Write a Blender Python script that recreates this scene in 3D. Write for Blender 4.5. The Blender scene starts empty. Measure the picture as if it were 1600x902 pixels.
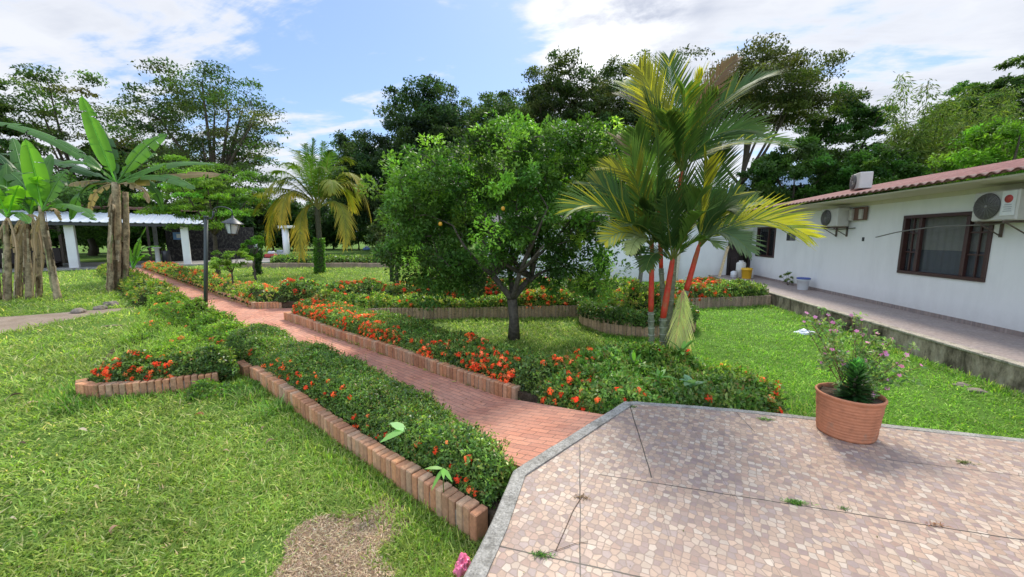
import bpy, math, random
import numpy as np
from math import radians as R, sin, cos, pi

# ------------------------------------------------------------------ camera
H_CAM = 2.0
PITCH = math.atan(80/600.); YAW = R(9.84); FPX = 600.; PX, PY = 800., 451.
sc = bpy.context.scene
COL = sc.collection
cd = bpy.data.cameras.new("camera"); cam = bpy.data.objects.new("camera", cd); COL.objects.link(cam)
cd.sensor_width = 36; cd.lens = 36*FPX/1600.; cd.clip_end = 2000; cd.clip_start = .05
cam.location = (0, 0, H_CAM); cam.rotation_euler = (pi/2-PITCH, 0, YAW)
sc.camera = cam
SUN_EL, SUN_AZ = R(50), R(6)          # azimuth from +Y towards +X

# ------------------------------------------------------------------ node helpers
def node(nt, typ, **kw):
    n = nt.nodes.new(typ)
    for k, v in kw.items():
        if k == 'inp':
            for a, b in v.items(): n.inputs[a].default_value = b
        else: setattr(n, k, v)
    return n
def mixc(nt, fac, a, b, typ='MIX'):
    m = nt.nodes.new('ShaderNodeMix'); m.data_type = 'RGBA'; m.blend_type = typ
    for i, v in ((0, fac), (6, a), (7, b)):
        if hasattr(v, 'node'): nt.links.new(v, m.inputs[i])
        else: m.inputs[i].default_value = v if i == 0 else (*v[:3], 1)
    return m.outputs[2]
def mth(nt, op, a, b=None, c=None, clamp=False):
    m = nt.nodes.new('ShaderNodeMath'); m.operation = op; m.use_clamp = clamp
    for i, v in enumerate((a, b, c)):
        if v is None: continue
        if hasattr(v, 'node'): nt.links.new(v, m.inputs[i])
        else: m.inputs[i].default_value = v
    return m.outputs[0]
def ramp(nt, f, stops, interp='LINEAR'):
    r = nt.nodes.new('ShaderNodeValToRGB'); r.color_ramp.interpolation = interp
    el = r.color_ramp.elements
    while len(el) < len(stops): el.new(.5)
    for e, (p, c) in zip(el, stops): e.position = p; e.color = (*c[:3], 1) if hasattr(c, '__len__') else (c, c, c, 1)
    nt.links.new(f, r.inputs[0]); return r.outputs[0]
def noise(nt, vec, scale, detail=4, rough=.55, dist=0.):
    n = node(nt, 'ShaderNodeTexNoise', inp={'Scale': scale, 'Detail': detail, 'Roughness': rough, 'Distortion': dist})
    if vec is not None: nt.links.new(vec, n.inputs['Vector'])
    return n.outputs[0]
def mapping(nt, vec, scale=(1, 1, 1), rot=(0, 0, 0), loc=(0, 0, 0)):
    m = node(nt, 'ShaderNodeMapping'); m.inputs['Scale'].default_value = scale
    m.inputs['Rotation'].default_value = rot; m.inputs['Location'].default_value = loc
    nt.links.new(vec, m.inputs[0]); return m.outputs[0]
def bump(nt, h, bs, strength=.3, dist=.01):
    b = node(nt, 'ShaderNodeBump', inp={'Strength': strength, 'Distance': dist})
    nt.links.new(h, b.inputs['Height']); nt.links.new(b.outputs[0], bs.inputs['Normal'])
def newmat(name, rough=.7, spec=.3, col=(.5, .5, .5)):
    m = bpy.data.materials.new(name); m.use_nodes = True; nt = m.node_tree
    bs = nt.nodes['Principled BSDF']; bs.inputs['Roughness'].default_value = rough
    bs.inputs['Specular IOR Level'].default_value = spec; bs.inputs['Base Color'].default_value = (*col, 1)
    return m, nt, bs

# ------------------------------------------------------------------ world: sky with clouds
w = bpy.data.worlds.new("World"); sc.world = w; w.use_nodes = True
nt = w.node_tree; bg = nt.nodes['Background']; bg.inputs['Strength'].default_value = .13
sky = node(nt, 'ShaderNodeTexSky', sky_type='NISHITA', sun_disc=False, sun_elevation=SUN_EL, sun_rotation=SUN_AZ,
           altitude=300, air_density=1., dust_density=.7, ozone_density=1.6)
tc = nt.nodes.new('ShaderNodeTexCoord'); G = tc.outputs['Generated']
sep = nt.nodes.new('ShaderNodeSeparateXYZ'); nt.links.new(G, sep.inputs[0])
zz = mth(nt, 'ADD', mth(nt, 'MAXIMUM', sep.outputs[2], 0.0), .16)
cx = mth(nt, 'DIVIDE', sep.outputs[0], zz); cy = mth(nt, 'DIVIDE', sep.outputs[1], zz)
cv = nt.nodes.new('ShaderNodeCombineXYZ'); nt.links.new(cx, cv.inputs[0]); nt.links.new(cy, cv.inputs[1])
cvec = cv.outputs[0]
n1 = noise(nt, mapping(nt, cvec, (1.0, 1.0, 1), (0, 0, R(-32)), (3.1, 1.7, 0)), .9, 7, .58, .35)
n2 = noise(nt, mapping(nt, cvec, (.7, 2.6, 1), (0, 0, R(-40)), (9, 4, 0)), 1.5, 8, .62, .6)
n4 = noise(nt, mapping(nt, cvec, (1.2, 1.5, 1), (0, 0, .3), (6, 1, 0)), 3.4, 8, .6, .3)
dens = mth(nt, 'ADD', mth(nt, 'MULTIPLY', n1, .34), mth(nt, 'ADD', mth(nt, 'MULTIPLY', n2, .40), mth(nt, 'MULTIPLY', n4, .26)))
def dirmask(px, py, rad, soft):       # a lobe of sky around a bearing
    b = -(py-PY)/FPX; a = (px-PX)/FPX
    f = cos(PITCH)+b*sin(PITCH); u = -sin(PITCH)+b*cos(PITCH)
    v = np.array([a*cos(YAW)-f*sin(YAW), a*sin(YAW)+f*cos(YAW), u]); v /= np.linalg.norm(v)
    d = node(nt, 'ShaderNodeVectorMath', operation='DOT_PRODUCT'); nrm = node(nt, 'ShaderNodeVectorMath', operation='NORMALIZE')
    nt.links.new(G, nrm.inputs[0]); nt.links.new(nrm.outputs[0], d.inputs[0]); d.inputs[1].default_value = tuple(v)
    mr = node(nt, 'ShaderNodeMapRange', interpolation_type='SMOOTHSTEP')
    mr.inputs[1].default_value = cos(R(rad+soft)); mr.inputs[2].default_value = cos(R(max(rad-soft, 0)))
    nt.links.new(d.outputs['Value'], mr.inputs[0]); return mr.outputs[0]
bias = mth(nt, 'MULTIPLY', dirmask(640, 150, 12, 12), -.055)
bias = mth(nt, 'ADD', bias, mth(nt, 'MULTIPLY', dirmask(430, 110, 7, 7), -.03))
bias = mth(nt, 'ADD', bias, mth(nt, 'MULTIPLY', dirmask(790, 110, 6, 7), -.04))
bias = mth(nt, 'ADD', bias, mth(nt, 'MULTIPLY', dirmask(1320, 60, 26, 12), .085))
bias = mth(nt, 'ADD', bias, mth(nt, 'MULTIPLY', dirmask(960, 30, 6, 8), .09))
bias = mth(nt, 'ADD', bias, mth(nt, 'MULTIPLY', dirmask(60, 80, 17, 12), .065))
bias = mth(nt, 'ADD', bias, mth(nt, 'MULTIPLY', dirmask(560, 290, 9, 8), .08))
dens = mth(nt, 'ADD', dens, bias)
mask = ramp(nt, dens, [(.455, 0.), (.56, 1.)], 'EASE')
thick = ramp(nt, dens, [(.52, 0.), (.70, 1.)])
n3 = noise(nt, mapping(nt, cvec, (1, 1.5, 1), (0, 0, .7), (2, 8, 0)), 1.7, 5, .55, .2)
shade = mth(nt, 'MULTIPLY', thick, ramp(nt, mth(nt, 'ADD', mth(nt, 'MULTIPLY', n3, .55), mth(nt, 'MULTIPLY', n4, .45)), [(.44, 1.), (.60, 0.)]))
ccol = mixc(nt, shade, (5.0, 5.1, 5.35), (2.6, 2.85, 3.5))
glow = dirmask(950, 20, 1, 10)
ccol = mixc(nt, mth(nt, 'MULTIPLY', mth(nt, 'MULTIPLY', glow, .75), ramp(nt, n4, [(.38, .1), (.6, 1.)])), ccol, (8.5, 8.4, 8.2))
skyc = mixc(nt, 1.0, sky.outputs[0], (1.0, 1.05, 1.12), 'MULTIPLY')
skyc = mixc(nt, .45, skyc, (1.9, 2.8, 4.7))
sky_boost = ramp(nt, mth(nt, 'MAXIMUM', sep.outputs[2], mth(nt, 'MULTIPLY', sep.outputs[1], -1.3)), [(.52, (1., 1., 1.)), (.80, (2.1, 2.1, 2.05))])  # unseen sky overhead and behind the camera brightened, added as extra ambient light
nt.links.new(mixc(nt, 1., mixc(nt, mth(nt, 'MULTIPLY', mask, .93), skyc, ccol), sky_boost, 'MULTIPLY'), bg.inputs['Color'])

sl = bpy.data.lights.new("sun", 'SUN'); sl.energy = 2.9; sl.angle = R(10); sl.color = (1, .93, .80)
so = bpy.data.objects.new("sun", sl); COL.objects.link(so)
so.rotation_euler = (pi/2-SUN_EL, 0, pi-SUN_AZ); so.location = (0, 0, 30)
vs = sc.view_settings; vs.view_transform = 'Standard'; vs.look = 'None'; vs.gamma = 1; vs.use_curve_mapping = False
vs.exposure = .55

# ------------------------------------------------------------------ picture <-> ground
def ray(x, y):
    a = (x-PX)/FPX; b = -(y-PY)/FPX
    f = cos(PITCH)+b*sin(PITCH); u = -sin(PITCH)+b*cos(PITCH)
    return np.array([a*cos(YAW)-f*sin(YAW), a*sin(YAW)+f*cos(YAW), u])
def gnd(x, y, z=0.):                    # the point at height z seen at a pixel
    d = ray(x, y); return d[:2]*(z-H_CAM)/d[2]
def dist(x, y, D):                      # the point D metres forward seen at a pixel
    d = ray(x, y); f = -d[0]*sin(YAW)+d[1]*cos(YAW); p = d*D/f; p[2] += H_CAM; return p

rng = np.random.default_rng(7); random.seed(7)
# ------------------------------------------------------------------ object helpers
def tag(o, label=None, cat=None, group=None, kind=None):
    if label: o['label'] = label
    if cat: o['category'] = cat
    if group: o['group'] = group
    if kind: o['kind'] = kind
    return o
def empty(name, loc, label, cat, group=None, rz=0):
    o = bpy.data.objects.new(name, None); COL.objects.link(o); o.location = loc; o.rotation_euler = (0, 0, rz)
    o.empty_display_size = .1
    return tag(o, label, cat, group)
def link(name, me, mat, parent=None, world=True):
    o = bpy.data.objects.new(name, me); COL.objects.link(o)
    if mat and not me.materials: me.materials.append(mat)
    if parent is not None:
        o.parent = parent
        if world: # the mesh was written in world coordinates
            from mathutils import Matrix
            M = Matrix.Translation(parent.location) @ Matrix.Rotation(parent.rotation_euler[2], 4, 'Z')
            if parent.parent: M = Matrix.Identity(4)      # a part written in world coordinates sits at the origin
            o.matrix_parent_inverse = M.inverted()
    return o
class MB:                               # small mesh builder: lists of verts / faces / colours
    def __init__(s): s.v = []; s.f = []; s.c = []; s.cc = (1, 1, 1); s.smooth = []
    def add(s, vs_, fs, smooth=False):
        o = len(s.v); s.v += [tuple(map(float, p)) for p in vs_]; s.c += [s.cc]*len(vs_)
        s.f += [tuple(i+o for i in f) for f in fs]; s.smooth += [smooth]*len(fs); return s
    def box(s, c, size, rz=0, rx=0, ry=0, bev=0.):
        hx, hy, hz = [k/2 for k in size]; P = []
        b = min(bev, hx*.8, hy*.8, hz*.8)
        if b <= 0:
            pts = [(x, y, z) for x in (-hx, hx) for y in (-hy, hy) for z in (-hz, hz)]
            fs = [(0, 1, 3, 2), (4, 6, 7, 5), (0, 4, 5, 1), (2, 3, 7, 6), (0, 2, 6, 4), (1, 5, 7, 3)]
        else:
            pts = []; idx = {}
            for sx in (-1, 1):
                for sy in (-1, 1):
                    for sz in (-1, 1):
                        for k in range(3):
                            q = [sx*(hx-b), sy*(hy-b), sz*(hz-b)]; q[k] = (sx, sy, sz)[k]*(hx, hy, hz)[k]
                            idx[(sx, sy, sz, k)] = len(pts); pts.append(tuple(q))
            fs = []
            for k in range(3):
                a, b2 = [i for i in range(3) if i != k]
                for sg in (-1, 1):
                    f = []
                    for u, v in ((-1, -1), (1, -1), (1, 1), (-1, 1)):
                        key = [0, 0, 0]; key[k] = sg; key[a] = u; key[b2] = v; f.append(idx[(*key, k)])
                    if (sg > 0) == (k == 1): f = f[::-1]
                    fs.append(tuple(f))
            for k in range(3):
                a, b2 = [i for i in range(3) if i != k]
                for u in (-1, 1):
                    for v in (-1, 1):
                        f = []
                        for e in (-1, 1):
                            key = [0, 0, 0]; key[k] = e; key[a] = u; key[b2] = v
                            pr_ = [idx[(*key, a)], idx[(*key, b2)]]; f += pr_ if e < 0 else pr_[::-1]
                        fs.append(tuple(f))
            for sx in (-1, 1):
                for sy in (-1, 1):
                    for sz in (-1, 1): fs.append(tuple(idx[(sx, sy, sz, k)] for k in range(3)))
        for p in pts:
            x, y, z = p
            if rx: y, z = y*cos(rx)-z*sin(rx), y*sin(rx)+z*cos(rx)
            if ry: x, z = x*cos(ry)+z*sin(ry), -x*sin(ry)+z*cos(ry)
            x, y = x*cos(rz)-y*sin(rz), x*sin(rz)+y*cos(rz)
            P.append((x+c[0], y+c[1], z+c[2]))
        return s.add(P, fs)
    def tube(s, pts, rad, n=8, cap=True):
        pts = np.array(pts, float); m = len(pts)
        rad = np.broadcast_to(np.array(rad, float), (m,))
        T = np.gradient(pts, axis=0); T /= np.linalg.norm(T, axis=1)[:, None]+1e-9
        ref = np.array([1, 0, 0]) if abs(T[0][0]) < .8 else np.array([0, 1, 0])
        V = []
        for i in range(m):
            a = ref-T[i]*ref.dot(T[i]); a /= np.linalg.norm(a); b = np.cross(T[i], a); ref = a
            for k in range(n):
                t = 2*pi*k/n; V.append(pts[i]+rad[i]*(a*cos(t)+b*sin(t)))
        F = [(i*n+k, i*n+(k+1) % n, (i+1)*n+(k+1) % n, (i+1)*n+k) for i in range(m-1) for k in range(n)]
        if cap: F += [tuple(range(n))[::-1], tuple((m-1)*n+k for k in range(n))]
        return s.add(V, F, True)
    def lathe(s, prof, c=(0, 0, 0), n=32, cap=True):
        V = [(c[0]+r*cos(2*pi*k/n), c[1]+r*sin(2*pi*k/n), c[2]+z) for r, z in prof for k in range(n)]
        F = [(i*n+k, i*n+(k+1) % n, (i+1)*n+(k+1) % n, (i+1)*n+k) for i in range(len(prof)-1) for k in range(n)]
        if cap: F += [tuple(range(n))[::-1], tuple((len(prof)-1)*n+k for k in range(n))]
        return s.add(V, F, True)
    def prism(s, poly, z0, z1):
        n = len(poly)
        A = sum(poly[i][0]*poly[(i+1) % n][1]-poly[(i+1) % n][0]*poly[i][1] for i in range(n))
        if A < 0: poly = poly[::-1]
        V = [(x, y, z0) for x, y in poly]+[(x, y, z1) for x, y in poly]
        F = [tuple(range(n))[::-1], tuple(range(n, 2*n))]+[(i, (i+1) % n, n+(i+1) % n, n+i) for i in range(n)]
        return s.add(V, F)
    def mesh(s, name):
        me = bpy.data.meshes.new(name); me.from_pydata(s.v, [], s.f)
        me.polygons.foreach_set('use_smooth', s.smooth)
        ca = me.color_attributes.new('Col', 'FLOAT_COLOR', 'POINT')
        ca.data.foreach_set('color', np.array([(*c, 1) for c in s.c], dtype=np.float32).ravel())
        me.update(); return me
    def build(s, name, mat, parent=None, world=True): return link(name, s.mesh(name), mat, parent, world)

def npmesh(name, V, C, quads=None, smooth=False):
    """V (n,k,3) islands; quads: faces of one island (list of 4-tuples)"""
    n, k = V.shape[:2]
    if quads is None: quads = [(0, 1, 2, 3)]
    q = np.array(quads)
    me = bpy.data.meshes.new(name)
    me.vertices.add(n*k); me.vertices.foreach_set('co', V.astype(np.float32).ravel())
    idx = (np.arange(n)[:, None, None]*k+q[None]).astype(np.int32).ravel(); nf = n*len(q)
    me.loops.add(nf*4); me.loops.foreach_set('vertex_index', idx)
    me.polygons.add(nf); me.polygons.foreach_set('loop_start', np.arange(0, nf*4, 4, dtype=np.int32))
    if smooth: me.polygons.foreach_set('use_smooth', np.ones(nf, bool))
    me.update(calc_edges=True)
    if C.ndim == 2: C = np.repeat(C[:, None], k, axis=1)
    ca = me.color_attributes.new('Col', 'FLOAT_COLOR', 'POINT')
    c4 = np.ones((n*k, 4), np.float32); c4[:, :3] = np.clip(C.reshape(-1, 3), 0, 1); ca.data.foreach_set('color', c4.ravel())
    return me
def unit(a): return a/(np.linalg.norm(a, axis=-1, keepdims=True)+1e-9)
def leafV(P, D, N, L, W, fold=.15, droop=.12):
    D = unit(D); S = unit(np.cross(D, N)); N = np.cross(S, D)
    L = np.broadcast_to(L, (len(P),))[:, None]; W = np.broadcast_to(W, (len(P),))[:, None]
    m = P+D*L*.42+N*W*fold
    return np.stack([P, m+S*W/2, P+D*L-N*L*droop, m-S*W/2], 1)
def palette(n, cols, wts=None, jit=.18):
    c = np.array(cols)[rng.choice(len(cols), n, p=None if wts is None else np.array(wts)/sum(wts))]
    return c*(1+jit*rng.standard_normal((n, 1)))*(1+.06*rng.standard_normal((n, 3)))
def rdir(n): return unit(rng.standard_normal((n, 3)))

# value noise in 2-D / 3-D for shapes
_tab = np.random.default_rng(3).random(65536)
def vnoise(x, y, z=0.):
    z = np.broadcast_to(z, np.shape(x)); out = 0
    xi, yi, zi = [np.floor(k).astype(np.int64) for k in (x, y, z)]
    fx, fy, fz = x-xi, y-yi, z-zi; fx, fy, fz = [k*k*(3-2*k) for k in (fx, fy, fz)]
    def h(a, b, c): return _tab[(a*73856093 ^ b*19349663 ^ c*83492791) & 65535]
    for dx in (0, 1):
        for dy in (0, 1):
            for dz in (0, 1):
                out = out+h(xi+dx, yi+dy, zi+dz)*(fx if dx else 1-fx)*(fy if dy else 1-fy)*(fz if dz else 1-fz)
    return out
def inpoly(x, y, poly):
    r = np.zeros(len(x), bool); n = len(poly)
    for i in range(n):
        x0, y0 = poly[i]; x1, y1 = poly[(i+1) % n]
        if y0 == y1: continue
        c = ((y0 > y) != (y1 > y)) & (x < (x1-x0)*(y-y0)/(y1-y0)+x0); r ^= c
    return r
def edist(x, y, poly):
    d = np.full(len(x), 1e9); nx = np.zeros(len(x)); ny = np.zeros(len(x)); n = len(poly)
    for i in range(n):
        a = np.array(poly[i]); b = np.array(poly[(i+1) % n]); ab = b-a; L2 = ab@ab+1e-12
        t = np.clip(((x-a[0])*ab[0]+(y-a[1])*ab[1])/L2, 0, 1)
        qx, qy = a[0]+t*ab[0], a[1]+t*ab[1]; dd = np.hypot(x-qx, y-qy); m = dd < d
        d[m] = dd[m]; nx[m] = (qx-x)[m]; ny[m] = (qy-y)[m]
    l = np.hypot(nx, ny)+1e-9
    return d, nx/l, ny/l

# ------------------------------------------------------------------ materials
def mat_leaf(name, trans=.35, rough=.45, spec=.35, gain=1.):
    m, nt, bs = newmat(name, rough, spec)
    at = node(nt, 'ShaderNodeAttribute', attribute_name='Col')
    g = node(nt, 'ShaderNodeNewGeometry')
    v = noise(nt, g.outputs['Position'], 1.3, 3)
    c = mixc(nt, 1., at.outputs[0], ramp(nt, v, [(.3, (.78*gain, .82*gain, .8*gain)), (.7, (1.2*gain, 1.15*gain, 1.05*gain))]), 'MULTIPLY')
    nt.links.new(c, bs.inputs['Base Color'])
    tr = node(nt, 'ShaderNodeBsdfTranslucent')
    tcol = mixc(nt, 1., c, (1.5, 1.75, .7), 'MULTIPLY'); nt.links.new(tcol, tr.inputs[0])
    mx = node(nt, 'ShaderNodeMixShader'); mx.inputs[0].default_value = trans
    nt.links.new(bs.outputs[0], mx.inputs[1]); nt.links.new(tr.outputs[0], mx.inputs[2])
    nt.links.new(mx.outputs[0], nt.nodes['Material Output'].inputs[0])
    return m
M_LEAF = mat_leaf('leaf', .4, .45, .35, 1.55); M_GLOSS = mat_leaf('glossy_leaf', .38, .36, .42, 2.0); M_FAR = mat_leaf('tree_leaf', .38, .6, .2, 1.35)
M_GRASS = mat_leaf('grass_blade', .42, .55, .2, 1.6); M_PETAL = mat_leaf('petal', .25, .6, .2, 1.25); M_PALM = mat_leaf('palm_leaf', .32, .6, .15, 1.15); M_DRY = mat_leaf('dry_leaf', .2, .8, .1)

def mat_attr(name, rough=.8, spec=.2, nscale=20, amt=.35, bstr=.4, bd=.005, stain=None):
    m, nt, bs = newmat(name, rough, spec)
    at = node(nt, 'ShaderNodeAttribute', attribute_name='Col'); g = node(nt, 'ShaderNodeNewGeometry')
    v = noise(nt, g.outputs['Position'], nscale, 6, .65)
    c = mixc(nt, 1., at.outputs[0], ramp(nt, v, [(.3, 1-amt), (.7, 1+amt)]), 'MULTIPLY')
    if stain:
        s2 = noise(nt, mapping(nt, g.outputs['Position'], (1, 1, .6)), stain[1], 6, .7)
        c = mixc(nt, ramp(nt, s2, [(stain[2], 0.), (stain[3], 1.)]), c, stain[0])
    nt.links.new(c, bs.inputs['Base Color']); bump(nt, v, bs, bstr, bd); return m
M_BARK = mat_attr('bark', .9, .1, 14, .45, .8, .03)
M_BRICK = mat_attr('brick', .9, .15, 30, .25, .5, .004, ((.24, .19, .13), 6, .58, .80))
M_BRICKM = mat_attr('mossy_brick', .9, .15, 30, .3, .5, .004, ((.17, .15, .08), 4, .52, .75))
M_SOIL = mat_attr('soil', .95, .05, 25, .5, 1., .02)
M_ROCK = mat_attr('rock', .9, .2, 12, .4, .8, .02)
M_PAINT = mat_attr('paint', .5, .4, 9, .1, .1, .002)
M_METAL = mat_attr('dark_metal', .45, .5, 15, .15, .15, .002)
M_PLAST = mat_attr('plastic', .35, .5, 8, .06, .05, .002)
M_WOOD = mat_attr('wood', .6, .3, 22, .3, .3, .003)
M_CONC = mat_attr('concrete', .95, .1, 70, .5, .9, .006, ((.12, .11, .09), 8, .48, .72))

def mat_wall(name, col, dirt=.25, scale=2.):
    m, nt, bs = newmat(name, .85, .15)
    g = node(nt, 'ShaderNodeNewGeometry'); P = g.outputs['Position']
    v = noise(nt, mapping(nt, P, (1, 1, .35)), scale, 7, .65)
    c = mixc(nt, ramp(nt, v, [(.45, 0.), (.8, dirt)]), col, tuple(k*.6 for k in col))
    sz = nt.nodes.new('ShaderNodeSeparateXYZ'); nt.links.new(P, sz.inputs[0])
    n2 = noise(nt, P, 7, 5, .7)
    stk = noise(nt, mapping(nt, P, (1, 1, .07)), 7., 5, .6)
    c = mixc(nt, mth(nt, 'MULTIPLY', ramp(nt, stk, [(.55, 0.), (.8, .14)]), ramp(nt, sz.outputs[2], [(.5, .2), (1., 1.)])), c, tuple(k*.72 for k in col))
    low = mth(nt, 'MULTIPLY', ramp(nt, sz.outputs[2], [(.40, 1.), (.75, 0.)]), n2)
    c = mixc(nt, mth(nt, 'MULTIPLY', low, .5), c, (.42, .38, .33))
    nt.links.new(c, bs.inputs['Base Color']); bump(nt, noise(nt, P, 60, 5, .6), bs, .15, .003); return m
M_WALL = mat_wall('white_wall', (.79, .78, .77), .3); M_CREAM = mat_wall('cream_soffit', (.62, .58, .47), .4, 3.)

# lawn ----------------------------------------------------------------
def mat_ground():
    m, nt, bs = newmat('lawn', .95, .1)
    g = node(nt, 'ShaderNodeNewGeometry'); P = g.outputs['Position']
    a = noise(nt, P, .35, 5, .6); b = noise(nt, P, 2.2, 6, .65); d = noise(nt, P, 38, 4, .7)
    sx = nt.nodes.new('ShaderNodeSeparateXYZ'); nt.links.new(P, sx.inputs[0])
    c = ramp(nt, b, [(.3, (.07, .13, .02)), (.55, (.12, .21, .035)), (.75, (.17, .26, .055))])
    c = mixc(nt, ramp(nt, a, [(.45, 0.), (.7, .5)]), c, (.15, .19, .06))
    side = ramp(nt, mth(nt, 'ADD', mth(nt, 'MULTIPLY', sx.outputs[0], .1), .5), [(.2, 0.), (.5, 1.)])
    c = mixc(nt, mth(nt, 'MULTIPLY', side, .4), c, (.11, .25, .03))
    c = mixc(nt, 1., c, ramp(nt, d, [(.25, .5), (.75, 1.45)]), 'MULTIPLY')
    bare = noise(nt, P, 1.1, 7, .75)
    c = mixc(nt, ramp(nt, bare, [(.66, 0.), (.74, .6)]), c, (.2, .15, .10))
    nt.links.new(c, bs.inputs['Base Color']); bump(nt, mth(nt, 'ADD', d, b), bs, .9, .04); return m
M_LAWN = mat_ground()
def mat_dirt(name, c0, c1, sc_=3):
    m, nt, bs = newmat(name, .95, .1); g = node(nt, 'ShaderNodeNewGeometry'); P = g.outputs['Position']
    b = noise(nt, P, sc_, 7, .7); d = noise(nt, P, 50, 5, .75)
    c = mixc(nt, ramp(nt, b, [(.3, 0.), (.7, 1.)]), c0, c1)
    c = mixc(nt, 1., c, ramp(nt, d, [(.25, .6), (.75, 1.35)]), 'MULTIPLY')
    nt.links.new(c, bs.inputs['Base Color']); bump(nt, d, bs, .8, .02); return m

def ribbon_poly(pts, w0, w1):
    """polygon around a polyline, w0 to its left, w1 to its right"""
    p = np.array(pts, float); T = np.gradient(p, axis=0); T /= np.linalg.norm(T, axis=1)[:, None]; Nn = np.stack([-T[:, 1], T[:, 0]], 1)
    return [tuple(q) for q in p+Nn*w0]+[tuple(q) for q in (p-Nn*w1)[::-1]]
g = MB(); n = 60
xs = np.concatenate([-np.geomspace(900, 40, 12), np.linspace(-36, 36, 30), np.geomspace(40, 900, 12)])
V = [(x, y, 0) for x in xs for y in xs]; k = len(xs)
g.add(V, [(i*k+j, (i+1)*k+j, (i+1)*k+j+1, i*k+j+1) for i in range(k-1) for j in range(k-1)])
tag(g.build('ground', M_LAWN), kind='structure')

# path frame: s runs back from the terrace corner, nn to the right-hand side
O2 = np.array([-.70, 4.38]); U2 = np.array([-.863, .506]); N2 = np.array([.506, .863])
def pf(s, nn): return tuple(O2+U2*s+N2*nn)

# ------------------------------------------------------------------ brick path
def mat_path():
    m, nt, bs = newmat('path_brick', .85, .2)
    tcn = nt.nodes.new('ShaderNodeTexCoord'); P = tcn.outputs['Object']
    wob = noise(nt, P, 1.5, 2); off = nt.nodes.new('ShaderNodeVectorMath'); off.operation = 'ADD'
    nt.links.new(P, off.inputs[0]); cmb = nt.nodes.new('ShaderNodeCombineXYZ'); nt.links.new(mth(nt, 'MULTIPLY', mth(nt, 'SUBTRACT', wob, .5), .05), cmb.inputs[1]); nt.links.new(cmb.outputs[0], off.inputs[1])
    br = node(nt, 'ShaderNodeTexBrick', offset=.5, inp={'Scale': 1., 'Mortar Size': .0045, 'Mortar Smooth': .3, 'Bias': 0., 'Brick Width': .205, 'Row Height': .072,
              'Color1': (.60, .25, .15, 1), 'Color2': (.42, .165, .105, 1), 'Mortar': (.19, .10, .065, 1)})
    nt.links.new(off.outputs[0], br.inputs[0])
    st = noise(nt, P, 1.2, 7, .7); fine = noise(nt, P, 60, 4, .7)
    c = mixc(nt, ramp(nt, st, [(.35, 0.), (.75, .55)]), br.outputs[0], (.56, .36, .27))
    st2 = noise(nt, mapping(nt, P, loc=(5, 5, 5)), 2.4, 7, .75)
    c = mixc(nt, ramp(nt, st2, [(.58, 0.), (.75, .55)]), c, (.17, .12, .08))
    c = mixc(nt, 1., c, ramp(nt, fine, [(.25, .8), (.75, 1.2)]), 'MULTIPLY')
    nt.links.new(c, bs.inputs['Base Color'])
    bump(nt, mth(nt, 'SUBTRACT', mth(nt, 'MULTIPLY', fine, .25), br.outputs['Fac']), bs, .6, .006); return m
M_PATH = mat_path()
PATH_W = 1.13
def path_obj(name, poly, z, rz, kind='structure', tilt=None):
    b = MB(); o = bpy.data.objects.new(name, None)
    c, s = cos(-rz), sin(-rz)
    loc = [(x*c-y*s, x*s+y*c) for x, y in poly]
    b.prism(loc, -.05, z); me = b.mesh(name); ob = bpy.data.objects.new(name, me); me.materials.append(M_PATH)
    ob.rotation_euler = (0, 0, rz); COL.objects.link(ob); return tag(ob, kind=kind)
RZP = math.atan2(-U2[1], -U2[0])
main_path = [pf(.25, 0), pf(33, 0), pf(33, -PATH_W), pf(.25, -PATH_W)]
path_obj('path', main_path, .012, RZP)
BD = np.array([.966, .26])              # branch direction
b0 = np.array(pf(9.62, 0)); b1 = np.array(pf(7.36, 0))
branch_path = [tuple(b1-np.array(N2)*.02), tuple(b1+BD*.5+N2*.25), tuple(b1+BD*6.5+N2*.2), tuple(b0+BD*10), tuple(b0-N2*.02)]
path_obj('path', branch_path, .008, math.atan2(.26, .966)+.02)
# ramp up to the terrace
ra, rb = pf(.25, 0), pf(.25, -PATH_W); rc, rd = (-.37, 2.60), (.30, 3.56)
b = MB(); cz, szn = cos(-RZP), sin(-RZP)
P4 = [(ra, .012), (rb, .012), (rc, .325), (rd, .325)]
top = [(x*cz-y*szn, x*szn+y*cz, z) for (x, y), z in P4]; bot = [(x, y, -.05) for x, y, z in top]
b.add(top+bot, [(3, 2, 1, 0), (0, 1, 5, 4), (1, 2, 6, 5), (2, 3, 7, 6), (3, 0, 4, 7)])
me = b.mesh('ramp'); me.materials.append(M_PATH); o = bpy.data.objects.new('ramp', me); o.rotation_euler = (0, 0, RZP); COL.objects.link(o); tag(o, kind='structure')

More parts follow.
